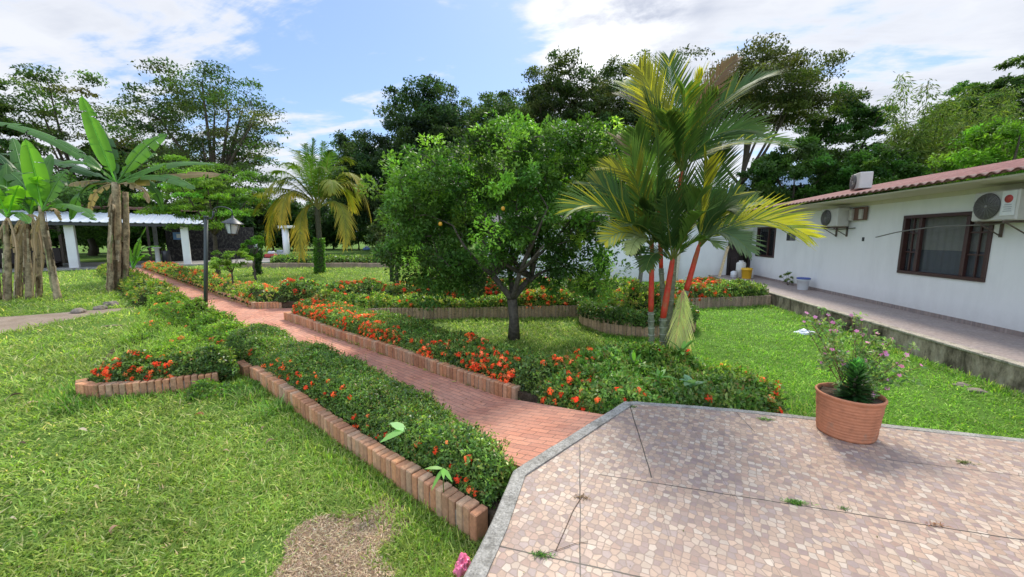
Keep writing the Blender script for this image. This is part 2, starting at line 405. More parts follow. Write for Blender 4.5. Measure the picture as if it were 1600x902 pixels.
# ------------------------------------------------------------------ terrace
def mat_mosaic(name, size, cols, joints=True, grout=(.27, .20, .15)):
    m, nt, bs = newmat(name, .45, .35); g = node(nt, 'ShaderNodeNewGeometry'); P = g.outputs['Position']
    P2 = mapping(nt, P, (1, 1, 0), (0, 0, .35))
    vo = node(nt, 'ShaderNodeTexVoronoi', feature='F1', voronoi_dimensions='2D', inp={'Scale': 1/size, 'Randomness': .58})
    ve = node(nt, 'ShaderNodeTexVoronoi', feature='DISTANCE_TO_EDGE', voronoi_dimensions='2D', inp={'Scale': 1/size, 'Randomness': .58})
    nt.links.new(P2, vo.inputs['Vector']); nt.links.new(P2, ve.inputs['Vector'])
    sc3 = nt.nodes.new('ShaderNodeSeparateColor'); nt.links.new(vo.outputs['Color'], sc3.inputs[0])
    k = len(cols); c = ramp(nt, sc3.outputs[0], [(i/k, cc) for i, cc in enumerate(cols)], 'CONSTANT')
    c = mixc(nt, 1., c, ramp(nt, sc3.outputs[1], [(0., .86), (1., 1.12)]), 'MULTIPLY')
    fine = noise(nt, P, 45, 5, .7)
    c = mixc(nt, 1., c, ramp(nt, fine, [(.25, .88), (.75, 1.1)]), 'MULTIPLY')
    gm = ramp(nt, ve.outputs['Distance'], [(.045, 1.), (.085, 0.)])
    c = mixc(nt, gm, c, grout)
    big = noise(nt, mapping(nt, P, (1, 1.6, 1), (0, 0, .5)), .9, 7, .68)
    c = mixc(nt, ramp(nt, big, [(.42, 0.), (.72, .42)]), c, (.25, .185, .155))
    big2 = noise(nt, mapping(nt, P, loc=(7, 3, 0)), 2.6, 7, .75)
    c = mixc(nt, ramp(nt, big2, [(.6, 0.), (.76, .32)]), c, (.16, .12, .10))
    if joints:
        sp = nt.nodes.new('ShaderNodeSeparateXYZ')
        wv = nt.nodes.new('ShaderNodeVectorMath'); wv.operation = 'ADD'; nt.links.new(P, wv.inputs[0])
        nz = node(nt, 'ShaderNodeTexNoise', inp={'Scale': 5., 'Detail': 3.}); nt.links.new(P, nz.inputs['Vector'])
        sc_ = nt.nodes.new('ShaderNodeVectorMath'); sc_.operation = 'SCALE'; sc_.inputs['Scale'].default_value = .014
        nt.links.new(nz.outputs['Color'], sc_.inputs[0]); nt.links.new(sc_.outputs[0], wv.inputs[1]); nt.links.new(wv.outputs[0], sp.inputs[0])
        jn = noise(nt, P, 1.3, 4, .6)
        X_, Y_ = sp.outputs[0], sp.outputs[1]; YS = mth(nt, 'ADD', Y_, mth(nt, 'MULTIPLY', X_, .09))
        def line(co, off, per, wd): return mth(nt, 'LESS_THAN', mth(nt, 'PINGPONG', mth(nt, 'SUBTRACT', co, off), per/2), wd)
        def seg_(co, at_, wd, other, lo, hi):
            q = mth(nt, 'LESS_THAN', mth(nt, 'ABSOLUTE', mth(nt, 'SUBTRACT', co, at_)), wd)
            return mth(nt, 'MULTIPLY', q, mth(nt, 'MULTIPLY', mth(nt, 'GREATER_THAN', other, lo), mth(nt, 'LESS_THAN', other, hi)))
        thin = mth(nt, 'MAXIMUM', line(X_, .05, .485, .0016), line(YS, .01, .645, .0016))
        segs = [seg_(X_, .05, .0034, Y_, -3, 2.95), seg_(X_, .54, .0034, Y_, 2.6, 3.9), seg_(YS, 2.59, .0040, X_, .18, 2.5), seg_(YS, 1.80, .0046, X_, -.5, .42), seg_(YS, 3.34, .003, X_, 2.3, 4.2), seg_(X_, 1.52, .003, Y_, 3.4, 3.9)]
        wide = segs[0]
        for q_ in segs[1:]: wide = mth(nt, 'MAXIMUM', wide, q_)
        jm = mth(nt, 'MAXIMUM', mth(nt, 'MULTIPLY', thin, mth(nt, 'MULTIPLY', jn, .75)), mth(nt, 'MULTIPLY', wide, ramp(nt, jn, [(.3, .6), (.5, 1.)])))
        c = mixc(nt, jm, c, (.035, .03, .022)); 
        hgt = mth(nt, 'SUBTRACT', 1., mth(nt, 'MAXIMUM', gm, jm))
    else: hgt = mth(nt, 'SUBTRACT', 1., gm)
    rg = ramp(nt, big, [(.3, .38), (.7, .62)]); nt.links.new(rg, bs.inputs['Roughness'])
    nt.links.new(c, bs.inputs['Base Color']); bump(nt, mth(nt, 'ADD', hgt, mth(nt, 'MULTIPLY', fine, .2)), bs, .35, .003); return m
TILE = [tuple(q*.87 for q in c_) for c_ in [(.50, .35, .25), (.42, .27, .20), (.56, .43, .32), (.36, .25, .20), (.50, .34, .24), (.33, .23, .20), (.57, .46, .36), (.52, .37, .28), (.38, .285, .25), (.55, .38, .27)]]
M_TERR = mat_mosaic('mosaic_tile', .041, TILE)
M_WALK = mat_mosaic('walk_tile', .035, [(.27, .21, .19), (.32, .25, .225), (.25, .2, .19), (.35, .28, .25)], False, (.27, .23, .21))
TZ = .35
terr_out = [(-.62, .9), (-.52, 1.61), (-.47, 1.96), (-.43, 2.50), (.49, 3.84), (.56, 3.86), (1.49, 3.85), (3.6, 3.66), (5.60, 3.50), (5.60, -3), (-.9, -3)]
curb_in = [(-.52, .9), (-.41, 1.63), (-.365, 1.96), (-.33, 2.46), (.56, 3.77), (.62, 3.79)]
t = MB(); t.prism([(-.52, .9), (-.41, 1.63), (-.365, 1.96), (-.33, 2.46), (.56, 3.77), (.60, 3.80), (1.49, 3.79), (3.6, 3.60), (5.60, 3.44), (5.60, -3), (-.8, -3)], -.05, TZ)
tag(t.build('terrace', M_TERR), kind='structure')
def strip(b, outer, inner, z0, z1, jit=0.):
    n = len(outer); V = []
    for (ox, oy), (ix, iy) in zip(outer, inner):
        z = z1+random.uniform(-jit, jit); V += [(ox, oy, z0), (ox, oy, z-.015), (ox+(ix-ox)*.12, oy+(iy-oy)*.12, z), (ix, iy, z), (ix, iy, z0)]
    F = []
    for i in range(n-1):
        for k in range(4): F.append((i*5+k, i*5+k+1, (i+1)*5+k+1, (i+1)*5+k))
    F += [(0, 1, 2, 3, 4)[::-1], tuple((n-1)*5+k for k in range(5))]
    b.add(V, F)
def dense(pl, st=.25):
    out = []
    for (x0, y0), (x1, y1) in zip(pl[:-1], pl[1:]):
        k = max(1, int(math.hypot(x1-x0, y1-y0)/st)); out += [(x0+(x1-x0)*i/k, y0+(y1-y0)*i/k) for i in range(k)]
    return out+[pl[-1]]
def pairs(a, b, st=.12):
    A, B = [], []
    for i in range(len(a)-1):
        k = max(1, int(math.hypot(a[i+1][0]-a[i][0], a[i+1][1]-a[i][1])/st))
        for j in range(k):
            f = j/k; A.append(tuple(a[i][q]*(1-f)+a[i+1][q]*f+random.uniform(-.004, .004) for q in (0, 1))); B.append(tuple(b[i][q]*(1-f)+b[i+1][q]*f for q in (0, 1)))
    return A+[a[-1]], B+[b[-1]]
c = MB(); c.cc = (.33, .31, .27)
A, B = pairs([(-.62, .9), (-.52, 1.61), (-.47, 1.96), (-.43, 2.50), (.49, 3.84)], [(-.52, .9), (-.41, 1.63), (-.365, 1.96), (-.33, 2.46), (.56, 3.77)])
strip(c, A, B, -.05, TZ+.012, .003)
A, B = pairs([(.49, 3.84), (.60, 3.875), (1.49, 3.86), (3.6, 3.67), (5.60, 3.51)], [(.56, 3.77), (.60, 3.80), (1.49, 3.79), (3.6, 3.60), (5.60, 3.44)])
strip(c, A, B, -.05, TZ+.004, .002)
tag(c.build('terrace_kerb', M_CONC), 'rough grey concrete kerb edging the mosaic terrace', 'kerb')

# ------------------------------------------------------------------ brick edgings
def edging(label, pts, h=.2, depth=.11, z0=-.03, step=.072, mat=None, cols=None, side=1, group='brick edgings of the flower beds', jit=1., name='brick_edging'):
    b = MB(); pl = np.array(pts, float); seg = np.linalg.norm(np.diff(pl, axis=0), axis=1); cum = np.concatenate([[0], np.cumsum(seg)]); L = cum[-1]
    cols = cols or [(.52, .25, .13), (.55, .30, .17), (.46, .22, .12), (.50, .31, .19), (.48, .26, .15), (.58, .28, .14)]
    nb = int(L/step)
    core = MB()
    for i in range(nb):
        s_ = (i+.5)*step; j = min(np.searchsorted(cum, s_)-1, len(seg)-1); f = (s_-cum[j])/seg[j]; p = pl[j]*(1-f)+pl[j+1]*f
        d = (pl[j+1]-pl[j])/seg[j]; nn = np.array([-d[1], d[0]])*side; p = p+nn*depth/2
        b.cc = tuple(k*q_ for q_ in [random.uniform(.82, 1.12)] for k in random.choice(cols))
        wv = .012*math.sin(s_*1.7)*jit
        b.box((p[0]+random.uniform(-.003, .003), p[1], (z0+h)/2+wv/2+random.uniform(-.004, .004)*jit), (step-.009, depth+random.uniform(-.008, .008), h-z0+wv), rz=math.atan2(d[1], d[0])+random.uniform(-.03, .03)*jit, bev=.007)
    b.cc = (.27, .24, .20); pl[-1] = pl[-1]-(pl[-1]-pl[-2])/np.linalg.norm(pl[-1]-pl[-2])*.10; pl[0] = pl[0]+(pl[1]-pl[0])/np.linalg.norm(pl[1]-pl[0])*.03
    off = []
    for i, p in enumerate(pl):
        d = pl[min(i+1, len(pl)-1)]-pl[max(i-1, 0)]; d = d/np.linalg.norm(d); off.append(np.array([-d[1], d[0]])*side)
    off = np.array(off)
    o_ = [tuple(q) for q in pl+off*.012]; i_ = [tuple(q) for q in pl+off*(depth-.012)]
    strip(b, o_, i_, z0, h-.045)
    return tag(b.build(name, mat or M_BRICK), label, 'brick edging', group)
RC = (7.36, -.05)
edging('long brick edging below the orange-flowered hedge right of the path', [pf(7.36, 0), pf(.0, 0)], .19, side=1)
edging('brick edging right of the far path, turning at the side path', [pf(31, 0), pf(9.62, 0), tuple(b0+BD*.78)], .19, side=1, step=.08)
edging('brick edging beside the near lawn, running up to the terrace kerb', [pf(3.35, -1.84), pf(1.2, -1.84), (-.56, 2.16)], .2, side=1, jit=1.6)
edging('short sunken brick edging behind the near one, beside the grass tuft', [pf(4.6, -1.86), pf(3.45, -1.86)], .15, side=1)
edging('plain brick edging on the left of the path behind the leafy hedge', [pf(.3, -PATH_W), pf(30, -PATH_W)], .16, side=1, step=.08)
D_front = [pf(5.1, -2.28), pf(4.75, -2.62), pf(4.45, -3.0), pf(4.3, -3.3), pf(4.5, -3.45), pf(4.9, -3.52)]
D_front = [(-4.75, 4.22), (-5.04, 3.98), (-5.42, 3.70), (-5.83, 3.55), (-6.15, 3.58), (-6.35, 3.72)]
edging('curved mossy brick edging at the front of the left weedy bed', D_front, .19, side=-1, mat=M_BRICKM)
edging('far left brick edging behind the tall banana plant', [pf(30, -1.9), pf(15.5, -1.9)], .22, side=1, step=.09)
E_front = [(-5.2, 8.10), (-4.14, 8.47), (-2.5, 8.93), (-.66, 9.36), (.05, 9.55)]
STEP9 = .085
edging('straight mossy brick edging behind the orange tree', E_front, .31, side=1, mat=M_BRICKM, step=STEP9, cols=[(.42, .28, .17), (.38, .26, .16), (.45, .31, .20)])
FC = np.array([1.32, 9.1]); FR = 1.28
circ = [tuple(FC+FR*np.array([cos(a), sin(a)])) for a in np.linspace(R(160), R(380), 40)]
edging('round brick edging of the circular bed on the lawn', circ, .31, side=1, mat=M_BRICK, step=STEP9, cols=[(.44, .28, .17), (.48, .31, .19), (.40, .26, .15)])
H_front = [(2.35, 10.35), (2.62, 10.85), (3.02, 11.22), (4.0, 11.68), (5.0, 12.07), (5.62, 12.29)]
edging('brick edging of the far right bed, ending at the walkway wall', H_front, .31, side=1, mat=M_BRICK, step=STEP9, cols=[(.36, .25, .18), (.40, .28, .20), (.31, .23, .16)])
edging('low brick edging across the far lawn behind the coconut palm', [tuple(gnd(340, 419)), tuple(gnd(430, 419.5)), tuple(gnd(640, 419))], .33, side=1, depth=.2, step=.25, z0=-.03, cols=[(.38, .27, .21), (.34, .25, .19)])
edging('brick edging rounding the right end of the palm bed', [(2.24, 4.4), (2.18, 4.1), (2.0, 3.95)], .17, side=-1)

# ------------------------------------------------------------------ bed soil
def bed(poly, z):
    b = MB(); b.cc = (.085, .06, .04); b.prism(poly, -.04, z); return tag(b.build('bed_soil', M_SOIL), kind='structure')
bedB = [pf(4.6, -1.80), pf(-.0, -1.80), (-.50, 2.28), (-.44, 2.5), pf(.1, -PATH_W-.05), pf(4.6, -PATH_W-.05)]
bedC = [pf(7.3, .05), pf(.0, .05), (.35, 3.75), (.6, 3.9), (1.9, 3.95), (2.1, 4.15), (2.2, 4.6), (2.1, 5.1), (1.6, 5.6), (.9, 5.85), (.1, 5.6), pf(.0, .85), pf(2.5, .85), pf(5.0, .95), pf(7.0, 1.05)]
bedD = [pf(4.4, -PATH_W-.05), pf(4.3, -1.9), (-4.75, 4.26), (-5.04, 4.02), (-5.42, 3.75), (-5.83, 3.60), (-6.15, 3.62), pf(5.1, -3.3), pf(7.3, -2.9), pf(9.5, -2.3), pf(12.5, -2.0), pf(15, -1.9), pf(30, -1.85), pf(30, -PATH_W-.05)]
bedE = [(-6.6, 8.0), (-5.2, 8.12), (-4.14, 8.52), (-2.5, 8.98), (-.66, 9.41), (.05, 9.62), (.3, 10.3), (-.8, 10.1), (-4, 9.35), (-6.4, 8.6)]
bedF = [tuple(FC+(FR-.03)*np.array([cos(a), sin(a)])) for a in np.linspace(0, 2*pi, 36, endpoint=False)]
bedG = [tuple(b0+BD*.8), tuple(b0+BD*6+N2*-.03), tuple(b0+BD*11.2), (3.02, 11.3), (4.0, 11.74), (5.0, 12.13), (5.62, 12.35), (5.62, 13.2), (3.6, 13.0), (-1.3, 12.3), tuple(b0+BD*.2+np.array([-.2, .9]))]
bedR = [pf(9.75, .05), pf(31, .05), pf(31, .9), pf(11, 1.0), tuple(b0+BD*.7+np.array([-.1, .15]))]
bed(bedB, .15); bed(bedC, .13); bed(bedD, .02); bed(bedE, .26); bed(bedF, .27); bed(bedG, .2); bed(bedR, .13)
# bare and dirt patches
def blob(cx_, cy_, rx, ry, rot=0, n=40, seed=0, amp=.25):
    out = []
    for i in range(n):
        a = 2*pi*i/n; r = 1+amp*(2*float(vnoise(np.array([2*cos(a)+seed*7.]), np.array([2*sin(a)+seed*3.]))[0])-1)+.06*random.uniform(-1, 1)
        x, y = rx*r*cos(a), ry*r*sin(a); out.append((cx_+x*cos(rot)-y*sin(rot), cy_+x*sin(rot)+y*cos(rot)))
    return out
bare = blob(-1.42, 1.95, .37, .50, .3, seed=2, amp=.4)
dirt = [tuple(gnd(*p)) for p in [(-160, 505), (0, 496), (60, 492), (110, 488), (160, 484), (215, 480), (180, 488), (130, 496), (100, 501), (40, 515), (0, 521), (-160, 548)]]
M_DIRT = mat_dirt('dry_dirt', (.22, .165, .115), (.33, .26, .20)); M_DEAD = mat_dirt('dead_turf', (.26, .18, .12), (.42, .31, .21), 5)
b = MB(); b.prism(dirt, -.05, .008); tag(b.build('dirt_track', M_DIRT), kind='structure')
b = MB(); b.prism(bare, -.05, .006); tag(b.build('bare_ground', M_DEAD), kind='structure')

# ------------------------------------------------------------------ lawn grass
hedge_polys = [bedB, bedC, bedD, bedE, bedF, bedG, bedR, main_path, branch_path, terr_out,
               [(-1.2, 2.6), (.6, 4.4), (.8, 3.6), (-.3, 2.4)], [pf(.5, .1), pf(.5, -1.25), (-.37, 2.5), (.4, 3.6)], [(5.58, -5), (5.58, 25), (12, 25), (12, -5)]]
def outside(x, y, polys=None):
    m = np.ones(len(x), bool)
    for p in (polys or hedge_polys): m &= ~inpoly(x, y, p)
    return m
def scatter_lawn(n, rmin, rmax, amin, amax):
    r = np.exp(rng.uniform(math.log(rmin), math.log(rmax), n)); a = rng.uniform(R(amin), R(amax), n)
    return r*np.sin(a), r*np.cos(a), r
x, y, r = scatter_lawn(620000, 1.5, 34, -72, 56)
keep = outside(x, y)
inb = inpoly(x, y, bare); bd_ = edist(x, y, bare)[0]; keep &= ~(inb & (rng.random(len(x)) < np.clip(bd_*9+.35*vnoise(x*9, y*9), .1, .96))); ind = inpoly(x, y, dirt); keep &= ~(ind & (edist(x, y, dirt)[0]+.25*vnoise(x*3, y*3) > .17))
cl = vnoise(x*1.6, y*1.6)*.6+vnoise(x*5, y*5)*.4
keep &= rng.random(len(x)) < np.clip(cl*2.2-.15, .25, 1)
x, y, r, cl = x[keep], y[keep], r[keep], cl[keep]; n = len(x)
az = rng.uniform(0, 2*pi, n); el = rng.uniform(.25, 1.25, n)
D = np.stack([np.cos(az)*np.cos(el), np.sin(az)*np.cos(el), np.sin(el)], 1)
sc_ = (r/3)**.55; right = x > .5-.0*y
L = rng.uniform(.035, .075, n)*sc_*np.where(right, .75, 1.)*(.6+.8*cl); Wd = rng.uniform(.0045, .0085, n)*sc_*np.where(right, .9, 1.25)
P = np.stack([x, y, np.zeros(n)], 1)
V = leafV(P, D, np.tile([0, 0, 1.], (n, 1))+.3*rdir(n), L, Wd, .1, .35)
C = palette(n, [(.15, .205, .042), (.19, .25, .055), (.105, .16, .028), (.26, .29, .10), (.40, .34, .19)], [4, 4, 3, 2., .7])
C = C*(.72+.38*vnoise(x*.9+40, y*.9)+.26*vnoise(x*3.1, y*3.1+9))[:, None]; C[right] *= np.array([.78, 1.08, .6])
o = link('grass', npmesh('grass', V, C), M_GRASS); tag(o, 'short green lawn grass covering the garden', 'grass', kind='stuff')
# longer fringe grass along edgings
def fringe(label, pts, n, spread, Lr, cols, wts=None, wd=.007, name='long_grass', up=(.6, 1.4)):
    p = np.array(pts, float); seg = np.linalg.norm(np.diff(p, axis=0), axis=1); cum = np.concatenate([[0], np.cumsum(seg)])
    s_ = rng.uniform(0, cum[-1], n); cl = vnoise(s_*2.5, s_*0+9.); s_ = s_[rng.random(n) < np.clip(cl*1.9-.2, .1, 1)]; n = len(s_)
    X = np.interp(s_, cum, p[:, 0])+rng.normal(0, spread, n); Y = np.interp(s_, cum, p[:, 1])+rng.normal(0, spread, n)
    m = outside(X, Y); X, Y = X[m], Y[m]; n = len(X)
    az = rng.uniform(0, 2*pi, n); el = rng.uniform(*up, n)
    D = np.stack([np.cos(az)*np.cos(el), np.sin(az)*np.cos(el), np.sin(el)], 1); L = rng.uniform(*Lr, n)
    B = np.stack([X, Y, np.zeros(n)], 1)
    S = unit(np.cross(D, np.tile([0, 0, 1.], (n, 1))))*(wd/2)*rng.uniform(.7, 1.3, (n, 1)); Lc = L[:, None]
    dn = np.array([0, 0, -1.])
    mid = B+D*Lc*.55; tip = B+D*Lc*.95+dn*Lc*rng.uniform(.05, .4, (n, 1))
    V = np.stack([B-S*.7, B+S*.7, mid+S, mid-S, tip+S*.1, tip-S*.1], 1)
    C = palette(n, cols, wts)
    o = link(name, npmesh(name, V, C, [(0, 1, 2, 3), (3, 2, 4, 5)]), M_GRASS); return tag(o, label, 'grass', kind='stuff')
GC = [(.09, .17, .025), (.12, .22, .04), (.06, .12, .018), (.20, .22, .08)]
fringe('taller grass along the near brick edging', [pf(4.8, -1.97), pf(2.5, -1.98), pf(1.2, -1.98), (-.66, 2.02)], 5200, .09, (.05, .14), [(.14, .22, .03), (.18, .27, .05), (.10, .16, .02), (.26, .28, .10)])
fringe('tall grass in front of the curved mossy edging', [(-4.3, 4.1), (-5.0, 3.85), (-5.6, 3.5), (-6.3, 3.5), (-6.7, 4.1)], 3000, .12, (.07, .18), GC, wd=.009)
fringe('grass along the foot of the walkway wall', [(5.55, 3.8), (5.52, 8), (5.5, 12)], 5500, .10, (.05, .16), GC, wd=.009)
fringe('grass at the foot of the garden beds', [pf(6.4, 1.2), pf(3, 1.05), pf(.4, .95), (.1, 6.1), (1.2, 6.35), (2.2, 5.9), (2.6, 5.2), (2.55, 4.2)], 4200, .1, (.05, .13), GC)
fringe('grass at the foot of the round bed and the far edgings', [(-5, 8.0), (-2.5, 8.8), (0, 9.4)]+circ[3:26]+[(2.8, 10.9), (4, 11.5), (5.4, 12.1)], 5200, .07, (.05, .14), GC, wd=.009)
# dry straw on the bare patch
x = rng.uniform(-2.2, -.9, 30000); y = rng.uniform(1.3, 2.7, 30000); m = inpoly(x, y, bare) & (edist(x, y, bare)[0] > .01); x, y = x[m], y[m]; n = len(x)
az = rng.uniform(0, 2*pi, n); el = rng.uniform(-.02, .5, n)
V = leafV(np.stack([x, y, np.full(n, .010)+rng.uniform(0, .012, n)], 1), np.stack([np.cos(az)*np.cos(el), np.sin(az)*np.cos(el), np.sin(el)], 1), np.tile([0, 0, 1.], (n, 1))+.2*rdir(n), rng.uniform(.015, .045, n), .004)
o = link('dry_straw', npmesh('dry_straw', V, palette(n, [(.52, .39, .28), (.38, .26, .18), (.60, .48, .35), (.24, .16, .11)])), M_DRY)
tag(o, 'dead brown turf straw on the bare lawn patch', 'straw', kind='stuff')

# ------------------------------------------------------------------ hedges
HG = [(.055, .095, .02), (.075, .125, .028), (.095, .155, .035), (.035, .065, .018), (.15, .19, .045)]
HY = [(.08, .14, .02), (.13, .20, .03), (.18, .23, .04), (.05, .10, .02), (.22, .20, .05)]
def hedge(label, poly, z0, h, ls=.04, nl=30000, cols=HG, wts=None, flower=0, fmask=None, edge=.16, fcol=None, fr=.035, bumpy=.10, sides=.45, shoots=0, frnd=.5, group='ixora hedges of the garden', fscale=1.0, mat=None):
    poly = [tuple(p) for p in poly]; xs_ = [p[0] for p in poly]; ys_ = [p[1] for p in poly]
    bx = (min(xs_), max(xs_), min(ys_), max(ys_)); cx_, cy_ = np.mean(xs_), np.mean(ys_)
    root = empty('ixora_hedge', (float(cx_), float(cy_), z0), label, 'hedge', group)
    def height(x, y, d):
        e = np.clip(d/edge, 0, 1)
        return z0+h*(1-(1-e)**2.2*.75)*(1+bumpy*2*(vnoise(x*2.3, y*2.3)-.5)*1.6+bumpy*1.2*(vnoise(x*7, y*7)-.5))
    # woody core
    stp = max(.06, ls*1.6); gx = np.arange(bx[0], bx[1]+stp, stp); gy = np.arange(bx[2], bx[3]+stp, stp)
    XX, YY = np.meshgrid(gx, gy, indexing='ij'); f = XX.ravel(), YY.ravel()
    ins = inpoly(*f, poly); d, _, _ = edist(*f, poly); ins &= d > edge*.35
    Z = np.where(ins, z0+(height(*f, d)-z0)*.80, z0-.02).reshape(XX.shape)
    core = MB(); core.cc = (.035, .045, .015); k = len(gy); I = ins.reshape(XX.shape)
    V = np.stack([XX, YY, Z], -1).reshape(-1, 3); F = []
    for i in range(len(gx)-1):
        for j in range(k-1):
            if I[i:i+2, j:j+2].any(): F.append((i*k+j, (i+1)*k+j, (i+1)*k+j+1, i*k+j+1))
    core.add(V, F); core.build('branches', M_SOIL, root)
    # leaves: rosettes on the skin
    def skin(n):
        x = rng.uniform(bx[0], bx[1], n*6); y = rng.uniform(bx[2], bx[3], n*6); m = inpoly(x, y, poly); x, y = x[m][:n], y[m][:n]
        d, nx, ny = edist(x, y, poly); z = height(x, y, d)
        e = np.clip(1-d/edge, 0, 1)
        N = unit(np.stack([nx*e*1.6, ny*e*1.6, np.ones(len(x))], 1))
        side = (rng.random(len(x)) < sides) & (d < edge*1.6)
        zz_ = z0+(z-z0)*rng.uniform(-.02, 1., len(x)); z = np.where(side, zz_, z)
        push = np.where(side, d*.75, 0.); x = x+nx*push; y = y+ny*push
        N[side] = unit(np.stack([nx, ny, np.full(len(x), .45)], 1))[side]
        return np.stack([x, y, z], 1), N
    P, N = skin(int(nl/5)); n = len(P)
    P = P-N*rng.uniform(-.01, .07, (n, 1))
    k5 = 5; Pn = np.repeat(P, k5, 0)+rng.normal(0, ls*.35, (n*k5, 3)); Nn = np.repeat(N, k5, 0)
    Dd = unit(rdir(n*k5)*1.0+Nn*.75); nrm = unit(Nn+.5*rdir(n*k5))
    L = ls*rng.uniform(.6, 1.35, n*k5)
    C = palette(n, cols, wts, .22); C = np.repeat(C, k5, 0)*(1+.15*rng.standard_normal((n*k5, 1)))
    yn = vnoise(Pn[:, 0]*1.7+11, Pn[:, 1]*1.7)[:, None]; C = C*(.75+.5*yn)
    red = rng.random(n*k5) < .03; C[red] = (.16, .10, .03)
    link('foliage', npmesh('foliage', leafV(Pn, Dd, nrm, L, L*.46), C), mat or M_GLOSS, root)
    if shoots:
        P, N = skin(shoots); P = P[P[:, 2] > z0+h*.75]; n = len(P); m_ = 9; hgt = rng.uniform(.05, .16, n)
        tt = np.tile(np.linspace(.1, 1, m_), n); PP = np.repeat(P, m_, 0); PP[:, 2] += tt*np.repeat(hgt, m_); 
        a = rng.uniform(0, 2*pi, n*m_); D = np.stack([np.cos(a), np.sin(a), np.full(n*m_, .9)], 1)
        link('new_shoots', npmesh('new_shoots', leafV(PP, D, np.tile([0, 0, 1.], (n*m_, 1)), ls*.8, ls*.35), palette(n*m_, [(.10, .16, .03), (.16, .15, .04), (.15, .09, .03)])), M_LEAF, root)
    if flower:
        P, N = skin(flower*5)
        fm = vnoise(P[:, 0]*1.9+5, P[:, 1]*1.9+3)*.6+vnoise(P[:, 0]*5, P[:, 1]*5, P[:, 2]*5)*.4
        if fmask is not None: fm = fm*fmask(P[:, 0], P[:, 1], P[:, 2])
        o = np.argsort(-(fm+rng.random(len(fm))*frnd)); P, N = P[o][:flower], N[o][:flower]; n = len(P); m_ = 26
        Rr = fr*rng.uniform(.55, 1.3, n); Dn = unit(rdir(n*m_)+np.repeat(N, m_, 0)*.8)
        PP = np.repeat(P+N*fr*.35, m_, 0)+Dn*np.repeat(Rr, m_)[:, None]*rng.uniform(.7, 1.05, (n*m_, 1))
        tang = np.cross(Dn, rdir(n*m_)); sz = np.repeat(Rr, m_)*.62
        fc = palette(n, fcol or [(.78, .09, .025), (.85, .15, .04), (.70, .06, .02), (.82, .24, .09)], None, .12); fc = np.repeat(fc, m_, 0)*(1+.14*rng.standard_normal((n*m_, 1)))
        V = leafV(PP-unit(tang)*sz[:, None]/2, tang, Dn, sz, sz*.75, .1, .1)
        fo = link('flowers', npmesh('flowers', V, fc), M_PETAL, root); fo['kind'] = 'stuff'
    return root
def fm_side(x, y, z):   # flowers favour the flank facing the path
    nn = (x-O2[0])*N2[0]+(y-O2[1])*N2[1]; return 1.3-np.clip(nn, -.2, 1.2)*.62
hedge('clipped leafy hedge between the brick path and the near lawn', [pf(4.9, -1.76), pf(3, -1.74), pf(1.2, -1.73), (-.56, 2.32), (-.48, 2.45), (-.40, 2.60), pf(.3, -1.06), pf(2, -1.05), pf(4.9, -1.05)],
      .13, .33, .030, 150000, HG, [4, 4, 3, 3, 1.6], flower=62, fmask=lambda x, y, z: np.where((x-O2[0])*N2[0]+(y-O2[1])*N2[1] < -1.62, 1.4, .55), fr=.028, edge=.16, shoots=130, bumpy=.15, frnd=.12)
hedge('orange-flowered hedge along the right side of the brick path', [pf(7.2, .11), pf(5, .09), pf(2.5, .09), pf(.6, .09), pf(-.35, .09), pf(-.5, .75), pf(.4, .78), pf(2.5, .86), pf(5, .98), pf(7.1, 1.1)],
      .13, .33, .040, 90000, HG+[(.15, .20, .04)], [3, 4, 4, 2, 1.5, 2], flower=620, fmask=fm_side, fr=.036, edge=.2, shoots=160, bumpy=.14)
hedge('flowering shrubs around the red palm in front of the terrace', [pf(-.3, .0), (-.1, 3.95), (.35, 3.80), (.65, 3.92), (1.85, 3.98), (2.1, 4.1), (2.2, 4.5), (2.1, 5.1), (1.7, 5.6), (1.0, 5.85), (.2, 5.6), pf(-.3, .75)],
      .10, .30, .05, 62000, [(.05, .10, .02), (.08, .15, .03), (.11, .19, .04), (.16, .20, .05)], None, flower=170, fmask=lambda x, y, z: np.where((x > 1.9) | (x < .2), 1.5, .8)*np.where(y > 4.6, .9, 1.1), fr=.036, edge=.3, bumpy=.38, shoots=120)
hedge('dark clipped hedge with red flowers bordering the curved mossy edging', [pf(3.9, -1.1), pf(4.0, -1.95), (-4.62, 4.40), (-5.0, 4.12), (-5.40, 3.84), (-5.83, 3.69), (-6.12, 3.74), (-6.3, 3.98), (-6.1, 4.05), (-5.5, 4.15), (-5.1, 4.5), (-4.9, 5.1), pf(5.4, -1.5), pf(5.4, -1.1)],
      .12, .27, .042, 60000, HG, None, flower=130, fr=.036, edge=.18, bumpy=.25, fmask=lambda x, y, z: np.where(x < -4.3, 1.3, .7))
hedge('weedy tangle of bright green plants filling the left bed', [pf(5.0, -1.1), (-4.95, 5.1), (-5.3, 4.25), (-6.3, 4.0), pf(5.4, -3.2), pf(7.3, -2.85), pf(9.5, -2.3), pf(12, -2.1), pf(12, -1.1)],
      -.05, .13, .045, 60000, [(.10, .18, .02), (.15, .24, .03), (.20, .28, .045), (.08, .14, .02)], None, flower=30, fr=.045, edge=.35, bumpy=.45, mat=M_LEAF, fcol=[(.70, .20, .06), (.62, .12, .04)])
hedge('overgrown bright green plants around the lamp post foot', [pf(5.0, -1.08), pf(4.9, -1.7), pf(6.5, -1.75), pf(8.6, -1.8), pf(10.5, -2.0), pf(12.2, -1.9), pf(12.2, -1.08)], .0, .36, .055, 42000, [(.10, .18, .025), (.14, .23, .035), (.19, .27, .05), (.07, .13, .02)], None, flower=55, fr=.045, edge=.3, bumpy=.45, mat=M_LEAF, fcol=[(.75, .28, .10), (.70, .16, .05)])
